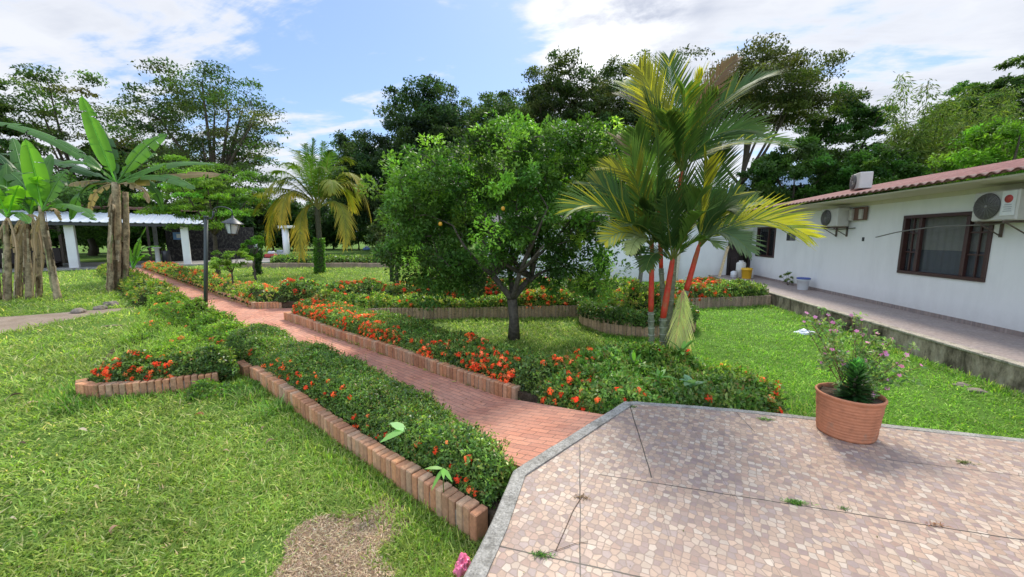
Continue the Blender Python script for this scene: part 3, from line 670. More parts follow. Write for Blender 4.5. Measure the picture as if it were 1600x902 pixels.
hedge('creeping green plants spilling over the right end of the curved mossy edging', [(-4.9, 4.0), (-4.5, 4.22), (-4.3, 4.45), (-4.05, 4.2), (-4.2, 3.95), (-4.7, 3.75)], -.03, .17, .04, 9000, [(.08, .15, .03), (.12, .2, .04)], None, edge=.25, bumpy=.4, mat=M_LEAF)
hedge('low leafy hedge on the left of the far path near the banana plant', [pf(12, -1.08), pf(12, -2.1), pf(15.5, -2.05), pf(22, -2.0), pf(30, -1.95), pf(30, -1.1)], .1, .34, .09, 26000, HY, None, flower=60, fr=.06, edge=.3, bumpy=.35, mat=M_LEAF, fcol=[(.70, .30, .10), (.62, .18, .06)])
hedge('low orange-flowered hedge on the right of the far path', [pf(9.8, .0), pf(30.5, 0), pf(30.5, .9), pf(20, .95), pf(11, 1.05), tuple(b0+BD*.75+N2*.1)], .12, .30, .08, 30000, HY, None, flower=300, fr=.065, edge=.25, bumpy=.3, fcol=[(.72, .16, .05), (.62, .25, .10), (.66, .10, .04)])
hedge('yellow-green hedge behind the straight mossy edging', [(-6.3, 8.05), (-4.14, 8.50), (-2.5, 8.96), (-.66, 9.40), (.1, 9.6), (.15, 10.1), (-.9, 9.95), (-4, 9.2), (-6.2, 8.55)], .24, .30, .06, 34000, HY, None, flower=90, fr=.045, edge=.2, bumpy=.35, fmask=lambda x, y, z: np.where(x > -1.4, 1.6, .7))
hedge('dark hedge with red flowers behind the side path', [tuple(b0+BD*.7), tuple(b0+BD*6-N2*.05), tuple(b0+BD*11), (2.5, 12.9), (-1.3, 12.35), tuple(b0+BD*.3+np.array([-.2, .95]))], .2, .42, .075, 42000, HG, None, flower=420, fr=.065, edge=.22, bumpy=.2, fcol=[(.62, .07, .02), (.70, .11, .03), (.50, .05, .02)])
hedge('red-flowered hedge of the far right bed before the door', [(2.45, 10.4), (2.7, 10.95), (3.02, 11.25), (4.0, 11.7), (5.0, 12.1), (5.55, 12.32), (5.55, 13.15), (3.6, 13.0), (2.6, 12.8), (2.2, 11.4)], .24, .40, .06, 34000, HG+[(.16, .2, .04)], None, flower=330, fr=.05, edge=.25, bumpy=.2, fmask=lambda x, y, z: np.where(x < 4.8, 1.3, .7), fcol=[(.66, .07, .02), (.74, .12, .03), (.55, .05, .02)])
ringo = [tuple(FC+(FR+.02)*np.array([cos(a), sin(a)])) for a in np.linspace(R(150), R(385), 26)]; ringi = [tuple(FC+(FR-.42)*np.array([cos(a), sin(a)])) for a in np.linspace(R(385), R(150), 26)]
hedge('dark clipped hedge ring inside the round brick bed', ringo+ringi, .26, .26, .048, 30000, [(.035, .065, .015), (.05, .09, .02), (.07, .12, .025)], None, flower=26, fr=.03, edge=.16, bumpy=.1)
hedge('bright yellow-green shrubs in the middle of the round bed', [tuple(FC+(FR-.36)*np.array([cos(a), sin(a)])) for a in np.linspace(0, 2*pi, 30, endpoint=False)], .26, .45, .06, 22000, HY, None, flower=70, fr=.05, edge=.4, bumpy=.45, mat=M_LEAF)
hedge('low dark hedge along the far brick edging across the lawn', [tuple(gnd(425, 417.5)), tuple(gnd(640, 417)), tuple(gnd(640, 414.5)), tuple(gnd(425, 415))], .2, .45, .14, 11000, HG, None, edge=.3, bumpy=.15)

# tall grass growing through the left bed
gp = [pf(5.0, -1.2), (-4.95, 5.0), (-5.3, 4.2), (-6.3, 3.95), pf(5.4, -3.2), pf(7.3, -2.85), pf(9.5, -2.3), pf(12, -2.0), pf(12, -1.2)]
n = 60000; x = rng.uniform(-13.5, -4.5, n); y = rng.uniform(3.5, 10, n); m = inpoly(x, y, gp) & (vnoise(x*2.2, y*2.2) > rng.random(n)*.8); x, y = x[m], y[m]; n = len(x)
az = rng.uniform(0, 2*pi, n); el = rng.uniform(.5, 1.45, n); D = np.stack([np.cos(az)*np.cos(el), np.sin(az)*np.cos(el), np.sin(el)], 1)
V = leafV(np.stack([x, y, np.full(n, .02)], 1), D, np.tile([0, 0, 1.], (n, 1))+.3*rdir(n), rng.uniform(.10, .26, n), rng.uniform(.007, .013, n), .1, .4)
tag(link('weedy_grass', npmesh('weedy_grass', V, palette(n, [(.16, .25, .04), (.21, .30, .06), (.12, .19, .03), (.28, .33, .11)])), M_GRASS), 'tall bright grass growing through the left bed', 'grass', kind='stuff')

# fallen leaves and bits of soil lying about
n = 1500; s_ = rng.uniform(-.2, 16, n); q_ = -PATH_W*rng.beta(.45, .45, n); x = O2[0]+U2[0]*s_+N2[0]*q_; y = O2[1]+U2[1]*s_+N2[1]*q_; z = np.where(s_ < .25, .012+(.25-s_)*.30, .014)+.006; m = s_ > .3
x2 = rng.uniform(-7, 5.4, 1300); y2 = rng.uniform(1.2, 9, 1300); m2 = outside(x2, y2)
xt = rng.uniform(-.4, 5.5, 160); yt = rng.uniform(1, 3.75, 160); mt_ = inpoly(xt, yt, [(-.3, 2.4), (-.3, 1), (5.5, 1), (5.5, 3.4), (.6, 3.7)])
X = np.concatenate([x[m], x2[m2], xt[mt_]]); Y = np.concatenate([y[m], y2[m2], yt[mt_]]); Z = np.concatenate([z[m], np.full(m2.sum(), .035), np.full(mt_.sum(), TZ+.004)]); n = len(X); a_ = rng.uniform(0, 2*pi, n)
D = np.stack([np.cos(a_), np.sin(a_), rng.uniform(-.05, .25, n)], 1); L = rng.uniform(.008, .034, n)*np.where(Z > .3, .5, 1.)
tag(link('leaf_litter', npmesh('leaf_litter', leafV(np.stack([X, Y, Z], 1), D, np.tile([0, 0, 1.], (n, 1))+.3*rdir(n), L, L*.45), palette(n, [(.24, .14, .07), (.40, .28, .15), (.12, .08, .05), (.5, .42, .22), (.10, .12, .03)])), M_DRY), 'small fallen leaves scattered over the path and lawn', 'leaf litter', kind='stuff')

# ------------------------------------------------------------------ house on the right
WX, WY1, WTOP = 7.35, 18.2, 2.92
house = empty('house', (9.5, 8, 0), 'long white house with a red tiled roof on the right', 'house')
b = MB()
wins = [(8.37, 10.35, 1.18, 2.49), (16.2, 17.75, 1.22, 2.42)]
ys = [-4, 8.37, 10.35, 14.83, 15.40, 16.2, 17.75, WY1]
def wallrect(b, y0, y1, z0, z1, x=WX, th=.15): b.box((x+th/2, (y0+y1)/2, (z0+z1)/2), (th, y1-y0, z1-z0))
wallrect(b, -4, 8.37, .3, WTOP); wallrect(b, 10.35, 14.83, .3, WTOP); wallrect(b, 15.40, 16.2, .3, WTOP); wallrect(b, 17.75, WY1+.15, .3, WTOP)
for y0, y1, z0, z1 in wins+[(14.83, 15.40, 1.88, 2.16)]: wallrect(b, y0, y1, .3, z0); wallrect(b, y0, y1, z1, WTOP)
b.box((11.5, WY1+.07, 1.6), (8, .15, 2.6)); b.box((12, -4.1, 1.6), (9, .15, 2.6)); b.box((15, 7, 1.6), (.15, 22, 2.6))
b.build('wall', M_WALL, house)
# skirting
b = MB(); b.box((WX-.006, 7, .35+.04), (.012, 22.2, .08)); b.build('skirting', M_WALK, house)
# corrugated clay roof
ROOFX0, ROOFZ0, RX1 = 6.55, 3.02, 11.5
RSL = .205
def roof_mesh():
    ny = 22*5*8; yv = np.linspace(-4.2, 18.35, ny); per = .19
    nx = 14; V = []; 
    xv = np.linspace(ROOFX0, RX1, nx)
    for i, x_ in enumerate(xv):
        z_ = ROOFZ0+(x_-ROOFX0)*RSL
        V.append(np.stack([np.full(ny, x_), yv, z_+.021*np.sin(2*pi*yv/per)+.021+.006*np.sin(yv*1.3)], 1))
    V = np.concatenate(V); nV = len(V)
    V2 = V.copy(); V2[:, 2] -= .022
    F = []
    for i in range(nx-1):
        for j in range(ny-1): F.append((i*ny+j, (i+1)*ny+j, (i+1)*ny+j+1, i*ny+j+1))
    F2 = [tuple(k+nV for k in f[::-1]) for f in F]
    F3 = [(j, j+1, nV+j+1, nV+j) for j in range(ny-1)]
    bb = MB(); bb.add(np.concatenate([V, V2]), F+F2+F3, True); 
    return bb
def mat_roof():
    m, nt, bs = newmat('clay_roof', .75, .25); g = node(nt, 'ShaderNodeNewGeometry'); P = g.outputs['Position']
    v = noise(nt, P, 6, 6, .7); sp = nt.nodes.new('ShaderNodeSeparateXYZ'); nt.links.new(P, sp.inputs[0])
    c = ramp(nt, v, [(.3, (.13, .045, .04)), (.55, (.21, .08, .068)), (.75, (.32, .20, .17))])
    edge_ = ramp(nt, sp.outputs[0], [(.0, 0.), (1., 1.)]); 
    e2 = mth(nt, 'LESS_THAN', sp.outputs[0], ROOFX0+.1)
    c = mixc(nt, mth(nt, 'MULTIPLY', e2, .5), c, (.34, .27, .22))
    st = mth(nt, 'PINGPONG', mth(nt, 'SUBTRACT', sp.outputs[0], ROOFX0), .45)
    c = mixc(nt, mth(nt, 'LESS_THAN', st, .02), c, (.12, .05, .04))
    s2 = noise(nt, P, 1.7, 6, .7); c = mixc(nt, ramp(nt, s2, [(.55, 0.), (.75, .6)]), c, (.16, .10, .08))
    nt.links.new(c, bs.inputs['Base Color']); bump(nt, v, bs, .3, .005); return m
M_ROOF = mat_roof()
rf = roof_mesh().build('roof', M_ROOF, house)
b = MB()   # soffit boards sloping with the roof
b.cc = (.6, .56, .45)
b.add([(ROOFX0+.10, -4.1, ROOFZ0-.075), (WX, -4.1, 2.90), (WX, WY1, 2.90), (ROOFX0+.10, WY1, ROOFZ0-.075), (ROOFX0+.10, -4.1, ROOFZ0-.045), (WX, -4.1, 3.06), (WX, WY1, 3.06), (ROOFX0+.10, WY1, ROOFZ0-.045)],
      [(0, 1, 2, 3), (4, 7, 6, 5), (0, 3, 7, 4), (1, 5, 6, 2), (0, 4, 5, 1), (3, 2, 6, 7)])
b.build('soffit', M_CREAM, house)
b = MB(); b.cc = (.5, .46, .38); b.box((WX-.02, 7, 2.86), (.04, 22, .09)); b.build('eave_beam', M_CREAM, house)
# windows
m_gl, nt_, bs_ = newmat('window_glass', .05, .6, (.03, .03, .035)); tp_ = node(nt_, 'ShaderNodeBsdfTransparent'); tp_.inputs[0].default_value = (.85, .87, .88, 1)
mx_ = node(nt_, 'ShaderNodeMixShader'); mx_.inputs[0].default_value = .28; nt_.links.new(tp_.outputs[0], mx_.inputs[1]); nt_.links.new(bs_.outputs[0], mx_.inputs[2]); nt_.links.new(mx_.outputs[0], nt_.nodes['Material Output'].inputs[0])
M_GLASS = m_gl
M_DW = mat_attr('dark_wood', .35, .5, 25, .3, .2, .003)
DW = (.055, .022, .018)
for wi, (y0, y1, z0, z1) in enumerate(wins):
    fr_ = MB(); fr_.cc = DW; x_ = WX-.01; t_ = .07
    fr_.box((x_+.04, (y0+y1)/2, z0+t_/2), (.12, y1-y0, t_), bev=.006); fr_.box((x_+.04, (y0+y1)/2, z1-t_/2), (.12, y1-y0, t_), bev=.006)
    for yy in (y0+t_/2, y1-t_/2): fr_.box((x_+.04, yy, (z0+z1)/2), (.12, t_, z1-z0-2*t_-.004), bev=.006)
    wroot = fr_.build('window', M_DW, house)
    zl, zh = z0+t_, z1-t_
    mu = MB(); mu.cc = (.06, .024, .02)
    if wi == 0:
        for yy, ww in ((y0+.50, .075), (y1-.42, .075)): mu.box((x_+.05, yy, (zl+zh)/2), (.07, ww, zh-zl-.004), bev=.005)
        for ya, yb in ((y0+t_, y0+.46), (y1-.38, y1-t_)):
            mu.box((x_+.055, (ya+yb)/2, (zl+zh)/2), (.03, .028, zh-zl-.006))
            for q in (.36, .72): mu.box((x_+.057, (ya+yb)/2, zl+(zh-zl)*q), (.03, yb-ya-.01, .028))
            for s_ in range(6):   # little arched brackets in the top panes
                pass
    else:
        mu.box((x_+.05, (y0+y1)/2-.15, (zl+zh)/2), (.06, .06, zh-zl-.004), bev=.005)
    mu.build('mullions', M_DW, wroot)
    gl = MB(); gl.box((x_+.075, (y0+y1)/2, (zl+zh)/2), (.008, y1-y0-2*t_, zh-zl)); gl.build('pane', M_GLASS, wroot)
    cu = MB()
    yv = np.linspace(y0+.03, y1-.03, 90); zs = [z0+.03, z0+.54, z0+.55, z1-.03]
    for q in range(3):
        cu.cc = ((.34, .35, .37), (.3, .3, .3), (.85, .78, .66))[q] if wi == 0 else (.04, .035, .035)
        cu.add([(WX+.115+.008*math.sin(y_*38), y_, z_) for y_ in yv for z_ in (zs[q], zs[q+1])], [(2*i, 2*i+1, 2*i+3, 2*i+2) for i in range(89)], True)
    cu.build('pane_backing', M_PAINT, wroot)  # wavy sheet close behind the glass, cream band above grey in the big window
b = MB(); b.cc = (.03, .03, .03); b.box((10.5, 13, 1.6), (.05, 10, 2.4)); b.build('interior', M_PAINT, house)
b = MB(); b.cc = (.10, .10, .10)
for q in range(5): b.box((WX+.05, 15.115, 1.90+q*.058), (.09, .55, .012), rx=0)
b.box((WX+.04, 14.84, 2.02), (.1, .02, .27)); b.box((WX+.04, 15.39, 2.02), (.1, .02, .27)); b.build('vent_grille', M_PAINT, house)
b = MB(); b.cc = (.02, .02, .02); b.box((WX-.004, 11.59, 1.95), (.012, .075, .10)); b.build('wall_socket', M_PLAST, house)

# walkway ---------------------------------------------------------------
b = MB(); b.prism([(5.80, -3), (5.80, 18.2), (7.36, 18.2), (7.36, -3)], .0, TZ); tag(b.build('walkway', M_WALK), kind='structure')
def mat_ret():
    m, nt, bs = newmat('mouldy_concrete', .95, .1); g = node(nt, 'ShaderNodeNewGeometry'); P = g.outputs['Position']
    a = noise(nt, mapping(nt, P, (1, 1, .45)), 2.6, 8, .72, .3); b_ = noise(nt, mapping(nt, P, (1, 1, .5)), 9, 7, .75)
    c = ramp(nt, a, [(.32, (.035, .028, .02)), (.43, (.15, .12, .085)), (.54, (.36, .29, .21)), (.72, (.48, .42, .34))])
    c = mixc(nt, 1., c, ramp(nt, b_, [(.3, .5), (.7, 1.4)]), 'MULTIPLY')
    gr = noise(nt, P, 5, 5); c = mixc(nt, ramp(nt, gr, [(.60, 0.), (.74, .35)]), c, (.07, .09, .03))
    nt.links.new(c, bs.inputs['Base Color']); bump(nt, mth(nt, 'ADD', a, b_), bs, .8, .012); return m
M_RET = mat_ret()
rw = empty('retaining_wall', (5.7, 8, 0), 'mouldy grey concrete retaining wall below the house walkway', 'retaining wall')
b = MB(); b.box((5.745, 7.6, .14), (.10, 21.2, .36)); b.build('wall', M_RET, rw)
b = MB(); b.cc = (.42, .37, .29); 
for i in range(18): 
    y0 = -3+i*1.178; b.box((5.755, y0+.589, TZ-.012), (.15, 1.172, .036), bev=.006)
b.build('coping', M_CONC, rw)

# far white wall with the dark door ------------------------------------
fw = empty('garden_building', (2, 18.5, 0), 'low white building across the end of the garden with a dark doorway', 'building')
b = MB(); DX0, DX1, DZ = 6.40, 7.33, 2.24
b.box((1.0, WY1+.1, 1.28), (10.8, .2, 2.60)); b.box(((DX0+DX1)/2, WY1+.1, (DZ+2.58)/2), (DX1-DX0, .2, 2.58-DZ)); b.box((7.5, WY1+.102, 1.3), (.34, .2, 2.56))
b.build('wall', M_WALL, fw)
b = MB(); b.cc = (.33, .24, .15)
b.box((1.9, WY1-.10, 2.63), (12.0, .5, .05)); b.build('cornice', M_CONC, fw)
b = MB(); b.cc = (.13, .12, .12)
b.add([(-4.6, WY1-.35, 2.68), (6.55, WY1-.35, 2.68), (6.55, WY1+4, 3.45), (-4.6, WY1+4, 3.45), (-4.6, WY1-.35, 2.66), (6.55, WY1-.35, 2.66), (6.55, WY1+4, 2.6), (-4.6, WY1+4, 2.6)],
      [(0, 1, 2, 3), (4, 7, 6, 5), (0, 4, 5, 1), (1, 5, 6, 2), (2, 6, 7, 3), (3, 7, 4, 0)]); b.build('roof', M_CONC, fw)
b = MB(); b.cc = (.028, .018, .016)
b.box((DX0+.05, WY1+.05, 1.29), (.10, .16, 1.88), bev=.005); b.box((DX1-.05, WY1+.05, 1.29), (.10, .16, 1.88), bev=.005); b.box(((DX0+DX1)/2, WY1+.05, DZ-.035), (DX1-DX0-.2, .16, .07)); 
dd = b.build('door', M_DW, fw)
b = MB(); b.cc = (.035, .022, .02); b.box((DX0+.30, WY1+.16, 1.26), (.40, .05, 1.8), bev=.004)
for z_ in (.8, 1.7): b.box((DX0+.30, WY1+.13, z_), (.26, .03, .6), bev=.01)
b.build('door_leaf', M_DW, dd)
b = MB(); b.cc = (.16, .13, .11); b.box((6.9, WY1+1.6, 1.3), (1.6, .05, 1.9)); b.box((6.15, WY1+.9, 1.3), (.05, 1.4, 1.9)); b.box((7.7, WY1+.9, 1.3), (.05, 1.4, 1.9)); b.box((6.9, WY1+.9, .33), (1.5, 1.4, .03)); b.box((6.9, WY1+.9, 2.27), (1.5, 1.4, .03)); b.build('hallway', M_PAINT, fw)

# ------------------------------------------------------------------ things by the house
def ac_unit(loc, rz, label, bracket=True, sticker=False, w_=.84, h_=.56, d_=.30):
    t = empty('air_conditioner', loc, label, 'air conditioner', 'outdoor air conditioner units', rz)
    # local: front faces -Y, width along X, base z=0
    b = MB(); b.cc = (.50, .48, .43); b.box((0, 0, h_/2), (w_, d_, h_), bev=.018); b.build('casing', M_PLAST, t, False)
    b = MB(); b.cc = (.07, .065, .06); cx_ = -w_*.14
    b.lathe([(.215, 0), (.225, .012), (.22, .02)], (0, 0, 0), 40)
    me = b.mesh('fan'); o = link('fan', me, M_PLAST, t, False); o.rotation_euler = (pi/2, 0, 0); o.location = (cx_, -d_/2-.002, h_/2)
    b = MB(); b.cc = (.20, .19, .17)
    for rr in np.linspace(.03, .21, 9): b.tube([(cx_+rr*cos(a), -d_/2-.028, h_/2+rr*sin(a)) for a in np.linspace(0, 2*pi, 33)], .003, 4, False)
    for k in range(16): a = 2*pi*k/16; b.tube([(cx_+.03*cos(a), -d_/2-.030, h_/2+.03*sin(a)), (cx_+.222*cos(a), -d_/2-.030, h_/2+.222*sin(a))], .003, 4)
    b.tube([(cx_, -d_/2-.034, h_/2), (cx_, -d_/2-.026, h_/2)], .03, 12)
    b.build('fan_grille', M_METAL, t, False)
    if sticker:
        b = MB(); b.cc = (.66, .66, .64); b.box((w_*.31, -d_/2-.004, h_*.56), (.22, .006, .40)); s1 = b.build('sticker', M_PAINT, t, False)
        b = MB(); b.cc = (.45, .06, .05); b.lathe([(.065, 0), (.065, .004)], (0, 0, 0), 24); s2 = b.build('red_disc', M_PAINT, s1, False); s2.rotation_euler = (pi/2, 0, 0); s2.location = (w_*.31, -d_/2-.008, h_*.70)
        b = MB(); b.cc = (.25, .25, .27)
        for q in range(4): b.box((w_*.31, -d_/2-.009, h_*.30+q*.035), (.13-.02*(q % 2), .004, .008))
        b.build('printed_lines', M_PAINT, s1, False)
    if bracket:
        b = MB(); b.cc = (.10, .07, .05)
        for sx in (-.3, .3):
            b.box((sx*w_, .03, -.02), (.035, d_+.12, .035)); b.box((sx*w_, d_/2+.06, -.14), (.035, .03, .28)); b.tube([(sx*w_, -d_/2, -.03), (sx*w_, d_/2+.06, -.26)], .011, 6)
        b.build('bracket', M_METAL, t, False)
    return t
ac_unit((7.12, 8.0, 2.28), -pi/2, 'outdoor air conditioner with a round red sticker above the big window', True, True, .74, .50)
ac_unit((7.12, 12.45, 2.30), -pi/2, 'dusty outdoor air conditioner on rusty brackets in the middle of the white wall', True, False, .74, .5)
ac_unit((8.05, 13.05, ROOFZ0+.36), -pi/2-.25, 'white outdoor air conditioner standing on the red roof', False, False, .66, .46, .3)
def cable(label, pts, r=.008, col=(.03, .028, .025)):
    p = np.array(pts); t_ = np.linspace(0, 1, len(p)); tt = np.linspace(0, 1, 30)
    q = np.stack([np.interp(tt, t_, p[:, k]) for k in range(3)], 1)
    for _ in range(3): q[1:-1] = (q[:-2]+q[1:-1]*2+q[2:])/4
    b = MB(); b.cc = col; b.tube(q, r, 6); return tag(b.build('cable', M_PLAST), label, 'cable', 'cables on the house wall')
cable('grey pipe running from the red-stickered air conditioner across the window', [(7.20, 7.3, 2.33), (7.18, 8.2, 2.22), (7.05, 9.1, 2.22), (7.0, 10.0, 2.12), (6.98, 10.6, 2.0)], .013, (.16, .15, .13))
cable('black cable hanging from the middle air conditioner along the wall', [(7.32, 11.9, 2.25), (7.30, 12.6, 2.22), (7.31, 13.6, 2.30), (7.31, 14.6, 2.42), (7.31, 15.6, 2.5)], .011)
b = MB(); b.cc = (.14, .07, .05); b.box((7.30, 11.75, 2.62), (.06, .5, .34), bev=.01); b.cc = (.45, .42, .38); b.box((7.25, 11.98, 2.6), (.08, .12, .3), bev=.01); b.box((7.25, 11.62, 2.6), (.07, .1, .26), bev=.01)
tag(b.build('switch_box', M_METAL), 'rusty brown box on the wall right of the middle air conditioner', 'electrical box')

# buckets and drums
def bucket(loc, label, col, r=.15, h=.34, lid=None, cat='bucket', drum=False, handle=True):
    t = empty('drum' if drum else 'bucket', loc, label, cat)
    b = MB(); b.cc = col
    if drum: b.lathe([(r*.9, 0), (r, .02), (r, h*.42), (r*1.03, h*.44), (r*1.03, h*.48), (r, h*.5), (r, h*.86), (r*.8, h*.95), (r*.5, h*.97), (r*.5, h*1.04), (r*.45, h*1.05)])
    else: b.lathe([(r*.8, 0), (r*.82, .01), (r*.97, h*.82), (r*1.04, h*.83), (r*1.04, h*.88), (r, h*.89), (r*1.03, h), (r*.97, h), (r*.78, .02)], cap=False); b.lathe([(r*.8, .0), (r*.8, .02)])
    b.build('body', M_PLAST, t, False)
    if lid:
        b = MB(); b.cc = lid; b.lathe([(r*1.08, h-.025), (r*1.09, h+.012), (r*.98, h+.02), (r*.95, h+.008), (.01, h+.01)]); b.build('lid', M_PLAST, t, False)
    if handle and not drum:
        b = MB(); b.cc = (.3, .3, .3); b.tube([(r*1.05*cos(a), r*1.05*.2-.0, h*.85+r*.0-r*.95*sin(a)*.55) for a in np.linspace(0, pi, 14)], .004, 5); b.build('handle', M_METAL, t, False)
bucket((7.06, 13.55, TZ), 'white bucket with a blue rim against the white wall', (.66, .68, .70), .17, .36, (.05, .09, .35))
bucket((6.70, 16.85, TZ), 'yellow plastic bucket in front of the dark doorway', (.72, .42, .02), .20, .42, None)
bucket((6.66, 17.35, TZ), 'tall white drum behind the yellow bucket', (.62, .60, .55), .18, .66, None, 'drum', True)
bucket((6.35, 17.2, TZ), 'small white can left of the yellow bucket', (.62, .63, .65), .12, .26, None, 'can', True)
bucket((6.95, 17.15, TZ), 'small white can right of the yellow bucket', (.66, .66, .64), .12, .30, None, 'can', True)
b = MB(); b.cc = (.55, .42, .24); p0 = np.array([5.86, 17.3, .0]); p1 = np.array([6.28, 18.12, 1.62])
b.box(tuple((p0+p1)/2), (.10, .04, np.linalg.norm(p1-p0)), rz=-.2, ry=.26, rx=-.45)
tag(b.build('wooden_board', M_WOOD), 'pale wooden board leaning on the white wall left of the doorway', 'board')
b = MB(); b.cc = (.62, .55, .42); b.box((4.35, WY1-.12, .85), (.13, .04, 1.7), ry=.05, rx=.06)
tag(b.build('wooden_board', M_WOOD), 'pale upright plank on the white wall behind the red palm', 'board')

# crumpled bags
def crumple(name, label, loc, size, col, cat, seed):
    import bmesh
    bm = bmesh.new(); bmesh.ops.create_icosphere(bm, subdivisions=4, radius=1)
    co = np.array([v.co[:] for v in bm.verts])
    nz = vnoise(co[:, 0]*2.3+seed, co[:, 1]*2.3, co[:, 2]*2.3)*.8+vnoise(co[:, 0]*5.5+seed, co[:, 1]*5.5, co[:, 2]*5.5)*.4
    co = co*(.45+nz[:, None]*.9)*np.array(size); co[:, 2] = np.maximum(co[:, 2], -size[2]*.35)+size[2]*.36
    for v, c_ in zip(bm.verts, co): v.co = c_
    me = bpy.data.meshes.new(name); bm.to_mesh(me); bm.free()
    ca = me.color_attributes.new('Col', 'FLOAT_COLOR', 'POINT'); cc = np.ones((len(co), 4), np.float32); cc[:, :3] = np.array(col)[None]*(.75+.5*nz[:, None]); ca.data.foreach_set('color', cc.ravel())
    o = link(name, me, M_PLAST); o.location = loc; return tag(o, label, cat)
crumple('plastic_bag', 'crumpled pink plastic wrapper on the grass at the terrace corner', (-.645, 1.98, .0), (.045, .055, .075), (.75, .16, .28), 'plastic bag', 3)
crumple('plastic_bag', 'crumpled white plastic bag on the right lawn', (4.68, 8.72, .0), (.17, .10, .07), (.68, .69, .72), 'plastic bag', 9)

# ------------------------------------------------------------------ terracotta pot and its plants
PC = np.array([2.27, 3.52]); 
pot = empty('plant_pot', (*PC, TZ), 'ribbed terracotta plant pot standing on the mosaic terrace edge', 'plant pot')
b = MB(); b.cc = (.50, .20, .105); prof = [(.17, 0), (.188, .0), (.195, .01)]
for i in range(46): z_ = .012+i*.0070; prof.append((.195+.030*z_/.36+.0028*math.sin(i*1.7)+.0015*math.sin(i*4.1), z_))
prof += [(.229, .338), (.232, .343), (.232, .352), (.226, .358), (.216, .356), (.213, .33), (.21, .29)]
b.lathe(prof, n=64, cap=False)
b.add([(0, 0, .001)], []); 
M_TERRA = mat_attr('terracotta', .75, .25, 14, .18, .3, .003, ((.30, .20, .14), 5, .56, .72))
b.build('pot_body', M_TERRA, pot, False)
b = MB(); b.cc = (.10, .07, .05); 
vs_ = [(0, 0, .335)]; 
for rr in (.08, .15, .212):
    for k in range(24): a = 2*pi*k/24; vs_.append((rr*cos(a), rr*sin(a), .325+random.uniform(-.012, .012)))
fs = [(0, 1+k, 1+(k+1) % 24) for k in range(24)]+[(1+q*24+k, 1+(q+1)*24+k, 1+(q+1)*24+(k+1) % 24, 1+q*24+(k+1) % 24) for q in range(2) for k in range(24)]
b.add(vs_, fs); b.build('soil', M_SOIL, pot, False)
def strips(P, D, N, L, Wd, C, droop=.2, name='leaf', mat=None, parent=None, curl=0., twidth=.08):
    """long narrow leaves, 3 cross-sections each"""
    n = len(P); D = unit(D); S = unit(np.cross(D, N)); Nn = np.cross(S, D); L = np.broadcast_to(L, (n,))[:, None]; Wd = np.broadcast_to(Wd, (n,))[:, None]; dr = np.broadcast_to(droop, (n,))[:, None]
    dn = np.array([0, 0, -1.])
    secs = []
    for t_, wf in ((0, .45), (.33, 1.), (.68, .8), (1., twidth)):
        c = P+D*L*t_+dn*L*dr*t_**2+Nn*L*curl*t_**2; secs += [c-S*Wd*wf/2, c+S*Wd*wf/2]
    V = np.stack(secs, 1)
    return V
QS = [(0, 1, 3, 2), (2, 3, 5, 4), (4, 5, 7, 6)]
sp = empty('spiky_plant', (PC[0]-.01, PC[1]-.06, TZ+.33), 'compact dark green spiky plant in the terracotta pot', 'plant')
n = 300; tt = rng.uniform(0, 1, n); az = np.arange(n)*2.4; zc = PC[1]-.06
P = np.stack([PC[0]-.01+0*tt, zc+0*tt, TZ+.31+tt*.27], 1); el = .05+1.25*tt**1.4+rng.normal(0, .08, n)
D = np.stack([np.cos(az)*np.cos(el), np.sin(az)*np.cos(el), np.sin(el)], 1)
V = strips(P, D, np.tile([0, 0, 1.], (n, 1)), rng.uniform(.13, .175, n)*(1-.2*tt), .032, None, .12)
C = palette(n, [(.02, .055, .015), (.03, .08, .02), (.015, .04, .012)])*(1+2.2*(tt[:, None]**4)); link('leaves', npmesh('leaves', V, C, QS), M_GLOSS, sp)
b = MB(); b.cc = (.10, .09, .05); b.tube([(PC[0]-.01, zc, TZ+.30), (PC[0]-.01, zc, TZ+.58)], .012, 8); b.build('stem', M_BARK, sp)
